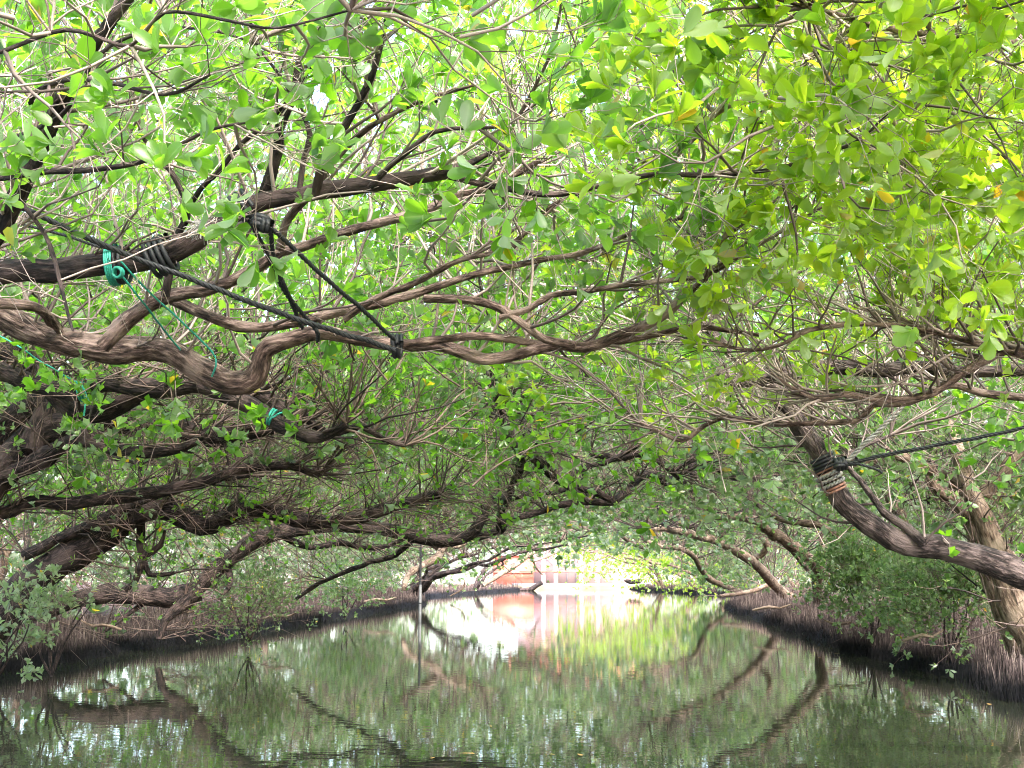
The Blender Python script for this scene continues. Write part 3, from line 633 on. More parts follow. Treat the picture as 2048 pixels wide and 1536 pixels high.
# ---- right, trunks at the edge
r3 = T('broad tan mangrove with forked trunks rising at the right edge behind the rope', P(2075, 1300, 14.5), bark=M_BARKT, twig=M_TWIGD, leaf=M_LEAFG, nobj=200)
r3.limb(14.5, 14.8, [70, 62, 54, 48, 40, 34, 30, 24], [(2075, 1310), (2050, 1240), (2015, 1160), (1980, 1080), (1960, 1020), (1935, 970), (1918, 910), (1895, 850), (1870, 800), (1850, 740)])
r3.limb(14.7, 15.2, [40, 40, 34, 28, 24, 20, 16], [(2005, 1150), (1990, 1080), (1960, 1020), (1935, 985), (1880, 950), (1830, 925), (1790, 912), (1740, 925), (1690, 930)])
r3.limb(14.8, 14.4, [40, 34, 30, 22], [(1975, 990), (1995, 960), (2020, 925), (2060, 880), (2110, 830)])
r3.limb(15.0, 15.4, [50, 44, 34, 26, 18], [(2040, 1310), (2000, 1210), (1975, 1130), (1945, 1060), (1920, 1010), (1880, 985), (1860, 960), (1850, 935)])
# ---- right middle
r4 = T('mangrove with a reddish trunk foot standing among roots behind low bushes', P(1803, 1252, 22), bark=M_BARKT, twig=M_TWIGD, leaf=M_LEAFG)
r4.limb(22, 22.5, [46, 36, 30, 30, 26, 22, 16], [(1803, 1262), (1802, 1220), (1806, 1190), (1815, 1150), (1830, 1110), (1815, 1060), (1790, 1010), (1760, 960), (1700, 920)])
r4.limb(22, 24, [20, 18, 14, 10], [(1815, 1150), (1770, 1100), (1700, 1090), (1640, 1050), (1560, 1040), (1500, 1000)])
r5 = T('tan mangrove standing upright on the right bank with a horizontal fork', P(1641, 1219, 34), bark=M_BARKT, twig=M_TWIGD, leaf=M_LEAFG)
r5.limb(34, 25, [34, 24, 22, 24, 26, 24, 20, 18, 16, 12], [(1641, 1223), (1638, 1200), (1634, 1165), (1638, 1138), (1620, 1118), (1590, 1095), (1555, 1070), (1525, 1052), (1490, 1035), (1455, 1032), (1430, 1032), (1410, 1012), (1392, 1000)])
r5.limb(33, 33, [13, 12, 10, 7], [(1636, 1140), (1650, 1105), (1640, 1080), (1655, 1040)])
r5.limb(33.5, 33.5, [12, 10, 7], [(1640, 1150), (1665, 1152), (1690, 1160)])
r5.limb(32, 31, [10, 9, 8], [(1615, 1140), (1595, 1115), (1580, 1100)])
r6 = T('mangrove sprawling from the right bank with a curling upright fork', P(1590, 1203, 46), bark=M_BARKT, twig=M_TWIGD, leaf=M_LEAFG)
r6.limb(46, 32, [26, 24, 22, 22, 18, 16, 14, 10], [(1600, 1206), (1570, 1190), (1545, 1165), (1522, 1138), (1498, 1118), (1465, 1098), (1430, 1082), (1395, 1072), (1360, 1062), (1330, 1058), (1290, 1060)])
r6.limb(41, 40, [15, 15, 14, 10], [(1505, 1118), (1525, 1108), (1533, 1090), (1522, 1072), (1512, 1060)])
r6.limb(46, 45, [12, 10, 8], [(1545, 1165), (1510, 1180), (1470, 1188), (1440, 1192)])
r7 = T('slim mangrove limb sweeping left from the far right bank', P(1520, 1190, 60), bark=M_BARKT, twig=M_TWIGD, leaf=M_LEAFG)
r7.limb(60, 46, [12, 13, 13, 12, 10, 9, 8], [(1525, 1190), (1480, 1183), (1450, 1172), (1420, 1158), (1400, 1135), (1385, 1110), (1355, 1096), (1320, 1094), (1290, 1096), (1262, 1085), (1240, 1070)])
r7.limb(49, 46, [9, 8, 7], [(1320, 1092), (1290, 1080), (1275, 1055), (1268, 1040)])
# mid-air web of limbs over the channel centre, from the right bank
r8 = T('mangrove spreading a web of thin crooked limbs over mid channel', P(2150, 1262, 24), bark=M_BARKD, twig=M_TWIGD, leaf=M_LEAFG, nobj=100)
r8.limb(24, 18, [50, 44, 38, 30, 22, 20, 18, 16, 12], [(2150, 1275), (2080, 1150), (1950, 1040), (1800, 960), (1680, 915), (1600, 918), (1540, 945), (1470, 950), (1430, 925), (1400, 925), (1380, 955), (1340, 962), (1300, 950), (1280, 955), (1250, 985), (1225, 1005), (1180, 1003), (1120, 1010), (1060, 1030), (1000, 1045)])
r8.limb(18.5, 18, [16, 14, 10], [(1225, 1000), (1190, 985), (1150, 975), (1110, 960), (1080, 930), (1060, 915)])
r8.limb(18, 18, [14, 12, 10, 7], [(1180, 1003), (1130, 970), (1100, 935), (1060, 905), (1040, 890)])
r8.limb(19, 19, [12, 12, 9, 7], [(1385, 950), (1380, 920), (1400, 900), (1430, 870)])
r8.limb(18.5, 18, [18, 17, 14], [(1180, 905), (1210, 912), (1250, 915), (1290, 905), (1330, 930), (1360, 955)])
r8.limb(18, 17.8, [12, 11, 8], [(1140, 965), (1170, 935), (1210, 925), (1260, 900), (1300, 880)])
r8.limb(19, 20, [12, 10, 8, 5], [(1000, 1008), (1050, 990), (1110, 985), (1150, 980), (1230, 1000)])

# ---- further trees along both banks, trunk and limbs bending over the channel
def bank_tree(y, side, label, group=None, reach=1.0, bark=None, leaf=None, h=2.5, back=0.7):
    B = LB if side < 0 else RB; x0 = float(bx(y, B)) + side * back
    t = T(label, (x0, y, .12), bark=bark or (M_BARKD if side < 0 else M_BARKT), twig=M_TWIGD, leaf=leaf or M_LEAFG, group=group)
    cx = (bx(y, LB) + bx(y, RB)) / 2
    for q in range(3):
        tgt = np.array((x0 + (cx - x0) * reach * (0.95, .6, 1.2)[q] + random.uniform(-.8, .8), y + random.uniform(-4, 4) + (0, 4, -3)[q], h + random.uniform(0, .6)))
        st = np.array((x0, y, .05)); n = 9; W = []
        for k in range(n):
            u = k / (n - 1); p = st + (tgt - st) * u; p[2] = st[2] + (tgt[2] - st[2]) * (u ** .62)
            if 0 < k: p += np.array((random.gauss(0, .22), random.gauss(0, .3), random.gauss(0, .12)))
            W.append(np.append(p, (.15, .11, .11)[q] * (1 - .75 * u) * random.uniform(.9, 1.1)))
        W = np.array(W); W[:, 2] = np.maximum(W[:, 2], .05)
        t.wlimb(W, rough=.12)
    return t
for y, lab in (
               (56, 'mangrove at the notch in the left bank'),
               (64, 'mangrove on the far left bank with a bushy low crown'), (82, 'small mangrove near the tip of the far left bank')):
    bank_tree(y, -1, lab, reach=.9 if y < 60 else .35, h=2.5)
sun_tr = [bank_tree(74, 1, 'sunlit yellow green mangrove leaning over the far water on the right', reach=.95, h=2.9, leaf=M_LEAFY),
          bank_tree(82, 1, 'sunlit mangrove whose bright crown touches the pink hall on the right', reach=1.0, h=3.0, leaf=M_LEAFY),
          bank_tree(91, 1, 'bright mangrove farthest down the right bank', reach=.5, h=3.2, leaf=M_LEAFY)]
# trees standing behind, away from the water
BACK = []
for k, y in enumerate((12, 20, 28, 38, 50, 64, 80)):
    for side in (-1, 1):
        B = LB if side < 0 else RB; x = float(bx(y, B)) + side * (6.2 + (k % 2) * 2.6)
        t = T('%s mangrove standing back from the water on the %s, %s' % (('stooping', 'upright')[k % 2], ('left', 'right')[side > 0],
              ('nearest of its row', 'second of its row', 'third of its row', 'fourth of its row', 'fifth of its row', 'sixth of its row', 'last of its row')[k]),
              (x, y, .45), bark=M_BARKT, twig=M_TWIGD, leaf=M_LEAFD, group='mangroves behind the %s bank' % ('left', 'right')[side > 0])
        for q in range(3):
            W = []; ax = random.uniform(-1, 1); ay = random.uniform(-1.2, 1.2)
            for i in range(6):
                u = i / 5; W.append((x + ax * u * 1.6 + random.gauss(0, .12), y + ay * u * 1.8 + random.gauss(0, .12), .2 + 3.3 * u, (.17, .12, .10)[q] * (1 - .7 * u)))
            t.wlimb(np.array(W), rough=.12)
        BACK.append((t, x, y, side))

ROWN = ('nearest', 'second', 'third', 'fourth', 'fifth', 'last')
for k, y in enumerate((17, 25, 34, 45, 58, 74)):
    for side in (-1, 1):
        x = float(bx(y, LB if side < 0 else RB)) + side * (12.5 + (k % 2) * 3)
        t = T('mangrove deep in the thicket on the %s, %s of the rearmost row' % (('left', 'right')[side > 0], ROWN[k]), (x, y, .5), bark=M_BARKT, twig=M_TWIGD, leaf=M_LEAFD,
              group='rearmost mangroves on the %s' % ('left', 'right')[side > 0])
        for q in range(2):
            ax = random.uniform(-1, 1)
            t.wlimb(np.array([(x + ax * i / 4 * 1.6 + random.gauss(0, .15), y + random.gauss(0, .2), .2 + 3.6 * i / 4, (.18, .13)[q] * (1 - .17 * i)) for i in range(5)]), rough=.12)
        BACK.append((t, x, y, side))

# ---- canopy: fill the roof of the tunnel with sprays hung from the nearest limb
SK = []; SI = []; ROOF = [t for t in TREES if t not in [b[0] for b in BACK]]
for i, t in enumerate(ROOF):
    for sk, R, Tn in t.skel:
        k = sk[::3]; SK.append(k); SI.append(np.full(len(k), i))
SK = np.concatenate(SK); SI = np.concatenate(SI)
def nearest(Pq):
    out = np.zeros(len(Pq), int); sc_ = np.array((1, 1, 1.0))
    for a in range(0, len(Pq), 500):
        d = ((Pq[a:a + 500, None] - SK[None]) ** 2).sum(-1); out[a:a + 500] = d.argmin(1)
    return out
def canopy(y0, y1, xl, xr, dens, zlo, zhi, L, r0, kids, tiny, leafy, lsize, nleaf, seed, thr=-.35, up=.08, K=6):
    n = int((y1 - y0) * (xr - xl) * dens)
    C = np.stack([rng.uniform(xl, xr, n), rng.uniform(y0, y1, n), rng.random(n)], -1)
    lo, hi = bx(C[:, 1], LB), bx(C[:, 1], RB)
    mid = (lo + hi) / 2; hw = (hi - lo) / 2
    e = np.clip((np.abs(C[:, 0] - mid) / hw - .72) / .5, 0, 1)          # sinks toward the banks
    zb = zlo - e * .45 + .28 * vnoise(C * (1, 1, 0), .55, seed)
    C[:, 2] = zb + C[:, 2] ** 1.1 * (zhi - zb)
    k = vnoise(C, .9, seed + 4) > thr; C = C[k]
    j = nearest(C); near = SK[j]; ti = SI[j]
    if y1 <= 8: ti = np.where(C[:, 0] > .55 + .5 * vnoise(C, .8, 3.3), ROOF.index(r2), ti)
    dirv = C - near; dl = np.linalg.norm(dirv, axis=1)
    back = np.minimum(dl, L * 1.1)[:, None]
    D = norm(norm(dirv) + rng.normal(0, .35, C.shape) * (1, 1, .5))
    st = np.where(dl[:, None] < L * 1.3, near, C - D * back * .8)
    Ls = np.clip(np.linalg.norm(C - st, axis=1), L * .6, L * 1.5)
    for i in np.unique(ti):
        q = ti == i
        ROOF[i].spray(st[q], D[q], Ls[q], np.full(q.sum(), r0) * rng.uniform(.6, 1.3, q.sum()), kids, tiny, leafy, lsize, up, K=K, nleaf=nleaf)

# branchlets straight off the limbs
for t in (t1, t2, t3): t.branchlets(.16, .60, .009, .22, 3, .08)
r1.branchlets(.18, .60, .010, .10, 3); r2.branchlets(.12, .60, .010, .4, 3)
for t in (t4, t5): t.branchlets(.10, .8, .012, .16, 4, .04, tiny=2)
for t in (t6, t7, r3, r8): t.branchlets(.16, 1.1, .014, .22, 5, .04, lsize=.085, tiny=2)
for t in (t8, r4, r5, r6, r7, t9): t.branchlets(.7, 1.3, .02, .4, 4, .04, lsize=.12, tiny=1)
r2.branchlets(.075, .75, .008, .06, 3, .02, sel=[0, 1, 2])
t2.branchlets(.14, .55, .006, .06, 3, .02, sel=[0, 1])
t6.branchlets(.045, 1.0, .010, .10, 4, -.03, sel=[0, 1], lsize=.09, tiny=2)
t7.branchlets(.12, 1.0, .012, .10, 4, -.03, sel=[0, 7], lsize=.09, tiny=2)
t5.branchlets(.06, .8, .009, .06, 4, -.05, sel=[0, 3, 4], lsize=.09, tiny=2)
canopy(1.6, 4.2, -2.4, .2, 26, 2.55, 4.1, .60, .0065, 6, 2, .34, .084, 6, 1.0)
canopy(1.6, 4.2, .2, 2.6, 28, 2.50, 3.9, .60, .0065, 5, 2, .66, .084, 7, 1.0)
canopy(2.4, 6.0, 0.6, 3.2, 13, 2.42, 3.6, .60, .0065, 5, 2, .75, .082, 7, 1.0, thr=-.6)
canopy(4.2, 8.0, -3.9, .5, 24, 2.72, 4.9, .75, .0075, 6, 1, .72, .086, 7, 2.0)
canopy(4.2, 8.0, .5, 4.2, 27, 2.62, 4.9, .75, .0075, 6, 1, .82, .086, 7, 2.0)
canopy(8.0, 14, -8.0, 7.5, 12, 2.45, 4.8, 1.0, .010, 7, 2, .55, .098, 7, 3.0)
canopy(14, 25, -9.5, 9.5, 8.0, 2.55, 4.8, 1.3, .013, 8, 2, .52, .135, 5, 4.0)
canopy(25, 45, -9.5, 11.5, 3.6, 2.75, 4.8, 1.7, .018, 8, 0, 1.0, .18, 9, 5.0, K=5)
canopy(45, 66, -9, 13.5, 2.0, 2.85, 4.8, 2.2, .022, 7, 0, 1.0, .24, 9, 6.0, K=5)
# upper storey of the crowns
canopy(8, 15, -7, 7, 4.2, 4.5, 5.8, 1.2, .012, 7, 1, .85, .14, 5, 11.0, thr=-.7)
canopy(9, 22, -13.5, -8, 2.2, 3.9, 6.0, 1.6, .015, 7, 0, 1.0, .17, 6, 13.0, thr=-.9)
canopy(9, 22, 7.5, 13, 1.6, 3.9, 6.0, 1.6, .015, 7, 0, 1.0, .17, 6, 14.0, thr=-.9)
canopy(15, 30, -10, 10, 2.0, 4.7, 6.0, 1.6, .015, 7, 0, 1.0, .20, 6, 12.0, thr=-.8)
# coarse roof outside the view, so that the light under it is right
canopy(2.5, 8, -8.5, -3.6, 3.2, 2.4, 4.2, 1.2, .012, 7, 0, 1.0, .13, 7, 8.0)
canopy(3, 8, 3.8, 7.0, 3.2, 2.5, 4.2, 1.2, .012, 7, 0, 1.0, .13, 7, 9.0)

# leafy walls along the banks: low hanging crowns behind the waterline
def wall(side, y0, y1, s0, s1, dens, z0, z1, L, kids, tiny, leafy, lsize, seed, thr=-.1):
    B = LB if side < 0 else RB; n = int((y1 - y0) * dens)
    y = rng.uniform(y0, y1, n); s = rng.uniform(s0, s1, n); x = bx(y, B) + side * s; z = rng.uniform(z0, z1, n)
    C = np.stack([x, y, z], -1); C = C[vnoise(C, .7, seed) > thr]
    j = nearest(C); ti = SI[j]; D = norm(rng.normal(0, 1, C.shape) + np.array((-side * .5, -.3, .1)))
    for i in np.unique(ti):
        q = ti == i
        ROOF[i].lowon = y1 < 60
        ROOF[i].spray(C[q] - D[q] * L * .5, D[q], L * rng.uniform(.7, 1.3, q.sum()), np.full(q.sum(), .006 + lsize * .05), kids, tiny, leafy, lsize, .04, K=5)
        ROOF[i].lowon = False
wall(-1, 15.5, 26, 2.6, 7.5, 26, .7, 3.4, 1.0, 6, 2, .46, .098, 1.3)
wall(1, 15.5, 26, 2.6, 7, 22, .8, 3.4, 1.0, 6, 2, .46, .098, 2.3)
wall(-1, 24, 55, 1.6, 6, 11, .45, 3.4, 1.5, 7, 1, .55, .15, 3.3)
wall(1, 26, 56, 3.4, 7.5, 11, .6, 3.4, 1.5, 7, 1, .55, .15, 4.3)
wall(-1, 55, 84, 1.0, 5, 7, .6, 3.8, 2.0, 7, 1, .65, .22, 5.3, -.4)
wall(1, 56, 98, -.5, 4, 12, .9, 4.6, 2.0, 7, 1, .7, .22, 6.3, -.4)
wall(1, 70, 92, -5.5, 0, 8, 1.9, 4.8, 2.0, 7, 1, .8, .20, 7.3, -.6)
n = 150; C = np.stack([rng.uniform(3.8, 12.5, n), rng.uniform(84, 98, n), rng.random(n)], -1)
zl = np.clip(3.3 - (C[:, 0] - 4.0) * .42, 1.0, 9); C[:, 2] = zl + C[:, 2] * (5.2 - zl)
D = norm(rng.normal(0, 1, C.shape) + (-.4, -.2, 0))
sun_tr[2].spray(C, D, rng.uniform(1.0, 2.0, n), np.full(n, .02), 7, 0, 1.0, .24, .02, K=4, nleaf=7, lod=3)
for t, x, y, side in BACK:
    n = 120; C = np.stack([rng.normal(x, 2.1, n), rng.normal(y, 3.2, n), rng.uniform(.5, 5.0, n)], -1)
    D = norm(rng.normal(0, 1, C.shape) + (0, 0, .2)); sc_ = 1 + y / 60
    t.spray(C, D, rng.uniform(1.0, 1.8, n), np.full(n, .014), 5, 0, 1.0, .16 * sc_, .04, K=5, lod=3, nleaf=7)

# ---- low bushes of young leaves on the banks
def bush(px, py, d, rx, rz, n, label, lsize=.07, lm=M_LEAFG):
    c = P(px, py, d); base = np.array((c[0], c[1], .12)); t = Tree.__new__(Tree)
    t.base = base; t.bark = M_BARKD; t.twig = M_TWIGD; t.leaf = lm; t.size = lsize; t.nobj = 0; t.skel = []; t.twb = MB(); t.lfb = MB(); t.big = []; t.low = MB(); t.lowon = False
    t.root = empty('mangrove_bush', tuple(base), label, 'bush')
    st = []
    for q in range(5):
        e = c + np.array((rng.normal(0, rx * .5), rng.normal(0, rx * .5), rng.uniform(0, rz)))
        W = np.array([np.append(base + (e - base) * u + np.array((random.gauss(0, .04), random.gauss(0, .04), 0)) * (u > 0), .016 * (1 - .6 * u)) for u in (0, .3, .6, 1)])
        mb = MB(); limb_tube(mb, catmull(W, .1), 6, .08); mb.build('stem', t.bark, t.root)
    C = c + np.stack([rng.normal(0, rx * .55, n), rng.normal(0, rx * .6, n), rng.normal(0, rz * .55, n)], -1); C[:, 2] = np.maximum(C[:, 2], .15)
    D = norm(C - c + rng.normal(0, .3, C.shape) * rx + (0, 0, .1))
    t.spray(C - D * .12, D, rng.uniform(.2, .42, n), np.full(n, .004), 4, 1, .8, lsize, .10, K=4, nleaf=5)
    t.finish()
bush(500, 1205, 21.5, .60, .38, 200, 'dark green bush drooping to the water on the left bank beside the log like trunk', .055)
bush(110, 1225, 14.6, .42, .25, 16, 'sparse pale leaved sprig hanging over the breathing roots at the left', .095, M_PALELEAF)
bush(0, 1250, 14.4, .34, .30, 26, 'pale leaved bush cut by the left edge of the view', .095, M_PALELEAF)
bush(1740, 1150, 19.5, .66, .45, 270, 'grey green bush in front of the reddish trunk foot on the right bank', .082)
bush(1900, 1190, 16.5, .66, .38, 260, 'grey green bush under the rope wrapped limb at the right edge', .082)
bush(690, 1180, 33, .8, .40, 100, 'low dark bush on the left bank just before the marker post', .09)
bush(1440, 1140, 62, 2.0, .7, 160, 'pale green bush at the point of the far right bank', .17)

for t in TREES: t.finish()

# ------------------------------------------------------------------ ropes and twine
def rope(mb, pts, r, step=.012, sides=6, m=0, twist=0):
    W = np.array([np.append(p, r) for p in pts]); path = catmull(W, step)
    X = path[:, :3]; Tn = norm(np.gradient(X, axis=0)); a = norm(np.cross(Tn, (0.1, 1, .2))); b_ = np.cross(Tn, a)
    Ls = np.concatenate([[0], np.cumsum(np.linalg.norm(np.diff(X, axis=0), axis=1))])
    wob = np.stack([vnoise(X, 9, 2.2), vnoise(X, 9, 5.1), vnoise(X, 9, 8.4)], -1) * r * .5
    for q in range(3):
        ph = Ls / (r * 7) * 2 * np.pi + q * 2 * np.pi / 3
        tubes(mb, (X + wob + (a * np.cos(ph)[:, None] + b_ * np.sin(ph)[:, None]) * r * .5)[None], np.full((1, len(X)), r * .56), 5, m=m)
def px(pts): return [P(*p) for p in pts]
def coil(mb, c, ax, R, r, turns, pitch, ph=0, m=0, strands=1, nper=22):
    ax = norm(np.array(ax, float)); a = norm(np.cross(ax, (0, 1, .1))); b = np.cross(ax, a)
    n = int(nper * turns); out = []
    for s_ in range(strands):
        th = np.linspace(0, turns * 2 * np.pi, n) + ph
        q = np.array(c)[None] + a[None] * np.cos(th)[:, None] * R + b[None] * np.sin(th)[:, None] * R + ax[None] * ((th - ph) / (2 * np.pi) * pitch - turns * pitch / 2)[:, None]
        if strands > 1:
            fr = norm(a[None] * np.cos(th)[:, None] + b[None] * np.sin(th)[:, None]); w2 = th * 9 + s_ * 2 * np.pi / strands
            q = q + fr * (np.cos(w2) * r * .9)[:, None] + ax[None] * (np.sin(w2) * r * .9)[:, None]
        tubes(mb, q[None], np.full((1, n), r), 5, m=m)

ro = empty('support_rope', tuple(P(400, 555, 4.7)), 'long black rope running down from the upper left to the pale limb', 'rope')
mb = MB(); rope(mb, px([(-500, 230, 4.4), (-100, 362, 4.6), (30, 410, 4.65), (200, 487, 4.8), (400, 566, 5.0), (600, 640, 5.2), (790, 700, 5.45)]), .0125); mb.build('rope_strand', M_BLACKROPE, ro)
mb = MB(); coil(mb, P(795, 692, 5.62), (1, 0, 0), .05, .011, 2.2, .02); mb.build('rope_loop', M_BLACKROPE, ro)
ro = empty('support_rope', tuple(P(520, 430, 4.85)), 'black rope tied round the dark knobbly limb and slung under the pale limb', 'rope')
mb = MB(); coil(mb, P(490, 418, 4.95), (.85, 0, .5), .072, .011, 2.3, .03); mb.build('rope_loop', M_BLACKROPE, ro)
mb = MB(); coil(mb, P(522, 445, 4.9), (.4, .2, 1), .032, .013, 3, .018); coil(mb, P(533, 452, 4.88), (1, .2, -.2), .022, .012, 2, .018); mb.build('knot', M_BLACKROPE, ro)
for a in ([(498, 440, 4.86), (530, 500, 5.0), (570, 585, 5.2), (625, 650, 5.42), (637, 668, 5.46), (634, 683, 5.55)],
          [(540, 458, 4.86), (552, 530, 5.05), (580, 600, 5.25), (594, 632, 5.62), (606, 655, 5.75)]):
    mb = MB(); rope(mb, px(a), .0105); mb.build('rope_strand', M_BLACKROPE, ro)
ro = empty('support_rope', tuple(P(660, 560, 5.1)), 'black rope running from the knot down to the pale limb on its right', 'rope')
mb = MB(); rope(mb, px([(542, 455, 4.86), (600, 510, 5.0), (690, 590, 5.2), (790, 680, 5.5)]), .0105); mb.build('rope_strand', M_BLACKROPE, ro)
ro = empty('rope_wrap', tuple(P(318, 500, 4.95)), 'black rope coiled round the dark knobbly limb where it bends upward', 'rope')
mb = MB(); coil(mb, P(322, 512, 5.02), (.9, 0, .35), .078, .011, 4, .024); mb.build('rope_loop', M_BLACKROPE, ro)
ro = empty('rope_wrap', tuple(P(240, 520, 5.0)), 'black rope coiled on the limb beside the teal twine knot', 'rope')
mb = MB(); coil(mb, P(240, 530, 5.05), (1, 0, .1), .075, .009, 3, .022); rope(mb, px([(40, 448, 4.9), (120, 468, 4.92), (190, 490, 4.94), (238, 500, 4.98)]), .007); mb.build('rope_loop', M_BLACKROPE, ro)
# teal twine
tw = empty('teal_twine', tuple(P(235, 530, 4.95)), 'teal nylon twine looped from the upper limb down round the pale limb', 'twine')
mb = MB(); coil(mb, P(228, 530, 5.05), (1, 0, .1), .085, .005, 4, .008); coil(mb, P(236, 545, 4.93), (.2, 1, .2), .02, .006, 4, .006); mb.build('knot', M_TEAL, tw)
for a in ([(238, 520, 4.95), (300, 585, 5.1), (370, 650, 5.3), (425, 705, 5.5), (432, 730, 5.52), (424, 752, 5.6)], [(240, 548, 4.95), (290, 610, 5.15), (340, 675, 5.6), (360, 700, 5.75)]):
    mb = MB(); rope(mb, px(a), .0052); mb.build('twine_strand', M_TEAL, tw)
tw = empty('teal_twine', tuple(P(165, 770, 9.1)), 'teal twine knotted on the grey limb with a loose end hanging down', 'twine')
mb = MB(); coil(mb, P(168, 780, 9.25), (1, 0, .1), .085, .008, 3, .02); mb.build('knot', M_TEAL, tw)
mb = MB(); rope(mb, px([(160, 765, 9.1), (172, 790, 9.1), (170, 815, 9.1), (167, 832, 9.1)]), .008); mb.build('loose_end', M_TEAL, tw)
mb = MB(); rope(mb, px([(-300, 520, 8.3), (0, 672, 8.6), (80, 722, 8.8), (158, 768, 9.1)]), .006); mb.build('twine_strand', M_TEAL, tw)
tw = empty('teal_twine', tuple(P(550, 832, 9.0)), 'small scrap of teal twine knotted low on the grey limb', 'twine')
mb = MB(); coil(mb, P(545, 835, 9.1), (1, 0, -.5), .06, .010, 2, .02); rope(mb, px([(545, 835, 9.0), (560, 826, 9.0), (580, 822, 9.0)]), .008); mb.build('knot', M_TEAL, tw)
# grey tuft of frayed rope on the knobbly limb
mb = MB(); c = P(402, 448, 4.78)
a0 = c + rng.normal(0, .012, (60, 3)); q, _ = grow(a0, rng.normal(0, 1, (60, 3)) + (0, -.6, -1.2), np.full(60, .075), 4, .3, 0)
tubes(mb, q, np.full((60, 4), .0016), 3)
tag(mb.build('frayed_rope', M_GREYROPE, origin=tuple(c)), 'grey tuft of frayed rope on the dark knobbly limb', 'rope')
# rope wrap on the right elbow limb
ax = norm(P(1640, 915, 8.4) - P(1672, 985, 8.4))
ro = empty('rope_wrap', tuple(P(1658, 945, 8.3)), 'braided grey and black rope and orange strap wrapped round the elbow limb', 'rope')
mb = MB(); coil(mb, P(1648, 925, 8.45), ax, .077, .012, 3.5, .024); mb.build('black_binding', M_BLACKROPE, ro)
mb = MB(); coil(mb, P(1655, 946, 8.45), ax, .088, .042, .01, .01) if False else None
mb = MB(); coil(mb, P(1654, 940, 8.45), ax, .074, .009, 2, .03); coil(mb, P(1670, 976, 8.45), ax, .074, .009, 2, .022); mb.build('orange_strap', M_ORANGE, ro)
mb = MB(); coil(mb, P(1660, 958, 8.45), ax, .082, .008, 2.6, .034, strands=2, m=0, nper=70); coil(mb, P(1660, 958, 8.45), ax, .082, .007, 2.6, .034, strands=1, ph=.4, m=1, nper=70); mb.build('braided_rope', [M_GREYROPE, M_BLACKROPE], ro)
mb = MB(); coil(mb, P(1682, 928, 8.3), (1, 0, .2), .035, .016, 3, .024); coil(mb, P(1678, 930, 8.28), (0, .3, 1), .030, .014, 2, .02); mb.build('knot', M_BLACKROPE, ro)
ro = empty('support_rope', tuple(P(1850, 890, 8.1)), 'black rope stretched from the elbow limb out to the right edge', 'rope')
mb = MB(); rope(mb, px([(1685, 930, 8.28), (1780, 908, 8.2), (1900, 886, 8.1), (2048, 856, 8.0), (2500, 760, 7.6)]), .0135); mb.build('rope_strand', M_BLACKROPE, ro)
mb = MB(); rope(mb, px([(1688, 930, 8.3), (1720, 930, 8.2), (1750, 938, 8.2), (1765, 945, 8.2)]), .010); mb.build('loose_end', M_BLACKROPE, ro)
ro = empty('support_rope', tuple(P(1750, 860, 8.3)), 'pale grey rope rising from the elbow limb into the right canopy', 'rope')
mb = MB(); rope(mb, px([(1690, 925, 8.3), (1740, 878, 8.25), (1790, 830, 8.2), (1820, 795, 8.15), (1900, 700, 8.0)]), .016); mb.build('rope_strand', M_GREYROPE, ro)

# ------------------------------------------------------------------ marker post, logs, floating leaves
b = P(840, 1224, 41.0); b[2] = 0
po = empty('marker_post', (b[0], b[1], 0), 'slim two tone marker post standing in the water by the left bank', 'post')
mb = MB(); tubes(mb, np.array([[b + (0, 0, -.4), b + (0, 0, .4), b + (0, 0, .92)]]), np.full((1, 3), .048), 10); mb.build('grey_pipe', M_PIPE, po)
mb = MB(); tubes(mb, np.array([[b + (0, 0, .90), b + (0, 0, 1.6), b + (0, 0, 2.35)]]), np.full((1, 3), .038), 10)
box(mb, b + (0, 0, 1.95), (.16, .03, .03)); mb.build('black_pipe', M_BLACKROPE, po)
mb = MB(); tubes(mb, np.array([[b + (0, 0, .30), b + (0, 0, .34)]]), np.full((1, 2), .056), 10); mb.build('clamp', M_BLACKROPE, po)
def log(pts, r, label, col=M_BARKD):
    W = np.array([np.append(p, rr) for p, rr in zip(pts, r)]); mb = MB(); limb_tube(mb, catmull(W, .2), 9, .15)
    o = W[0, :3]; tag(mb.build('driftwood', col, origin=tuple(o)), label, 'driftwood')
log([P(1040, 1180, 93), P(1062, 1178, 93), P(1072, 1172, 93), P(1084, 1165, 93)], [.12, .18, .16, .2], 'forked dark driftwood poking from the tip of the far left bank')
log([P(1248, 1161, 88), P(1260, 1164, 88), P(1275, 1163, 88), P(1284, 1160, 88)], [.04, .16, .16, .1], 'short black driftwood lying off the far right bank')
log([P(900, 1192, 60), P(925, 1178, 60), P(930, 1160, 60)], [.04, .04, .03], 'bent pale stick standing at the notch in the left bank', M_BARKT)
for x, y, dx, label in ((360, 1232, .8, 'pale dead stick lying among breathing roots under the log like trunk'), (200, 1262, -.6, 'short dead stick on the left bank below the level trunk'),
        (560, 1240, .7, 'forked dead stick at the water edge beside the dark green bush'), (760, 1205, 1.0, 'dead stick on the left bank close to the marker post'),
        (1850, 1285, .5, 'pale dead stick lying on the right bank near the right edge'), (1690, 1258, -.7, 'dead stick lying in the middle of the right bank'), (1545, 1222, .9, 'dead stick on the point of the right bank')):
    D = (CAMZ - .38) * F / (y - HOR); c = P(x, y, D); r_ = .010 + D * .0006
    log([c + (-dx * .5, .1, .02), c + (-dx * .1, -.05, .10), c + (dx * .2, .04, .07), c + (dx * .5, 0, .16)], [r_, r_ * 1.2, r_, r_ * .5], label, M_BARKT)
M_FLOAT = plain('fallen_leaf', (0.42, 0.24, 0.07), .6, 40, .3)
v, f = TEMPL[1]
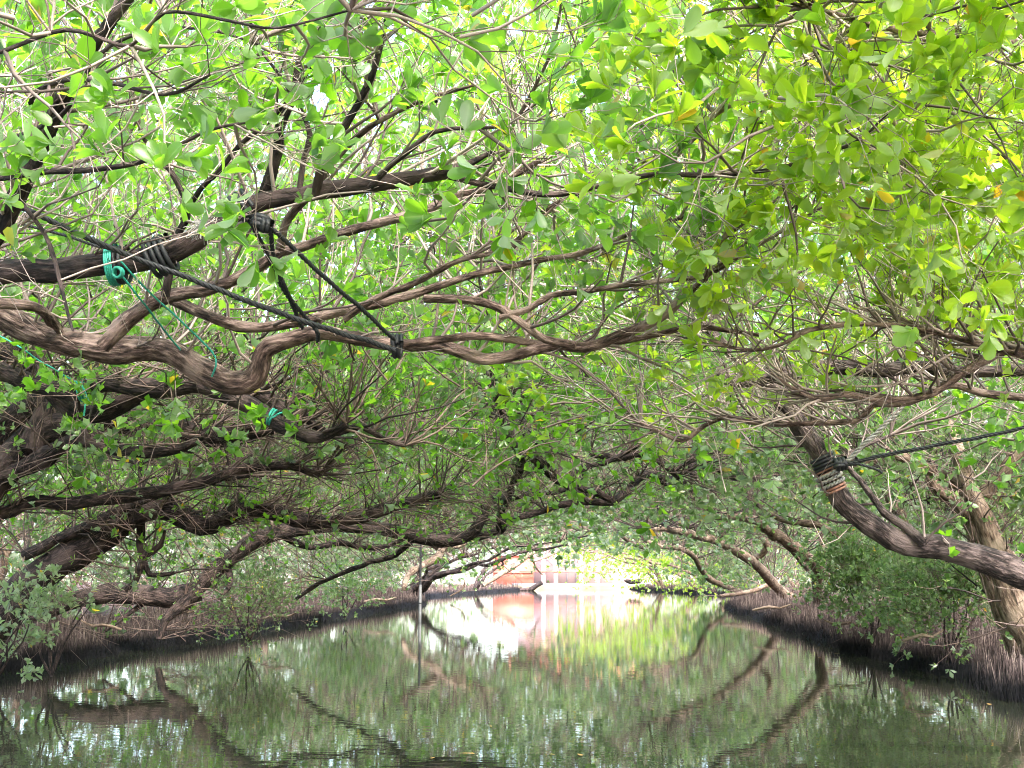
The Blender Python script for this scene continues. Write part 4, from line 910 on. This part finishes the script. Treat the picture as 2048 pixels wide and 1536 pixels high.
fm = MB(); fm.add(v * (.9, 1, .25), f); fme = fm.mesh('fallen_leaf', M_FLOAT)
FLOATL = ['curled orange leaf floating at the bottom of the view, left of centre', 'orange leaf floating at the bottom of the view, right of centre', 'pale leaf floating off the middle of the right bank', 'pale leaf floating close to the right bank near the right edge', 'tiny leaf afloat in mid channel under the gap in the trees', 'tiny leaf between the two orange leaves at the bottom', 'tiny leaf just left of the curled orange leaf', 'tiny leaf tucked beside the middle of the right bank', 'small leaf afloat alone in the right half of the open water', 'small leaf afloat midway between the marker post and the bottom orange leaves']
for i, (x, y, s_) in enumerate([(918, 1492, .16), (1155, 1493, .12), (1680, 1302, .13), (1975, 1398, .15), (1170, 1325, .14), (1110, 1495, .08), (870, 1500, .07), (1645, 1310, .10), (1300, 1408, .08), (980, 1440, .08)]):
    D = CAMZ * F / (y - HOR) * 1.0; q = P(x, y, D)
    o = bpy.data.objects.new('fallen_leaf', fme); COL.objects.link(o); o.location = (q[0], q[1], .006); o.scale = (s_ * .75,) * 3
    o.rotation_euler = (0, 0, rng.uniform(0, 6)); tag(o, FLOATL[i], 'leaf', 'fallen leaves floating on the water')

# ------------------------------------------------------------------ far buildings
hall = empty('temple_hall', (5.0, 107, .28), 'pale pink hall with white pillars at the end of the channel', 'building')
mb = MB(); box(mb, (6.0, 108, 2.9), (11.0, 2.0, 5.3)); mb.build('wall', M_PINK, hall)
mb = MB(); box(mb, (6.0, 105.6, .1), (12.0, 3.4, .7)); mb.build('terrace', M_PIPE, hall)
for x in (2.6, 3.65, 5.75, 7.1, 8.6, 10.2):
    mb = MB(); tubes(mb, np.array([[(x, 104.2, .0), (x, 104.2, 2.8), (x, 104.2, 5.57)]]), np.full((1, 3), .17), 12); mb.build('pillar', M_PINK, hall)
mb = MB(); box(mb, (6.0, 104.0, 1.42), (10.8, .10, .12)); mb.build('railing', M_RED, hall)
fr = MB()
for z in (1.95, 2.65, 3.3): box(fr, (4.7, 106.93, z), (1.7, .10, .09))
for x in (3.92, 4.7, 5.48): box(fr, (x, 106.91, 2.0), (.09, .12, 2.9))
fr.build('door_frame', M_GREY, hall)
mb = MB(); box(mb, (6.0, 105.6, 5.75), (12.6, 7.6, .35)); mb.build('added_shade_eave', M_RED, hall)  # deep eave out of view, added to keep the pink facade in shade
mb = MB(); mb.add([(-.6, 101.6, 5.95), (12.6, 101.6, 5.95), (12.6, 106.8, 7.9), (-.6, 106.8, 7.9), (-.6, 112, 5.95), (12.6, 112, 5.95)], [(0, 1, 2, 3), (3, 2, 5, 4)])
mb.add([(-.6, 101.6, 5.95), (-.6, 106.8, 7.9), (-.6, 112, 5.95), (12.6, 101.6, 5.95), (12.6, 106.8, 7.9), (12.6, 112, 5.95)], [(0, 1, 2), (3, 5, 4)]); mb.build('roof', M_TILE, hall, smooth=False)
rw = empty('red_pavilion', (-.4, 104.9, .28), 'bright red wall beside the pink hall behind the left bank tip', 'building')
mb = MB(); box(mb, (.1, 104.9, 1.5), (3.4, .8, 2.5)); mb.build('wall', M_RED, rw)
mb = MB(); box(mb, (.1, 104.8, 2.82), (3.7, 1.1, .14)); mb.build('coping', M_PALE, rw)
mb = MB(); box(mb, (.1, 104.46, 1.35), (3.3, .1, .14)); mb.build('band', M_ORANGE, rw)
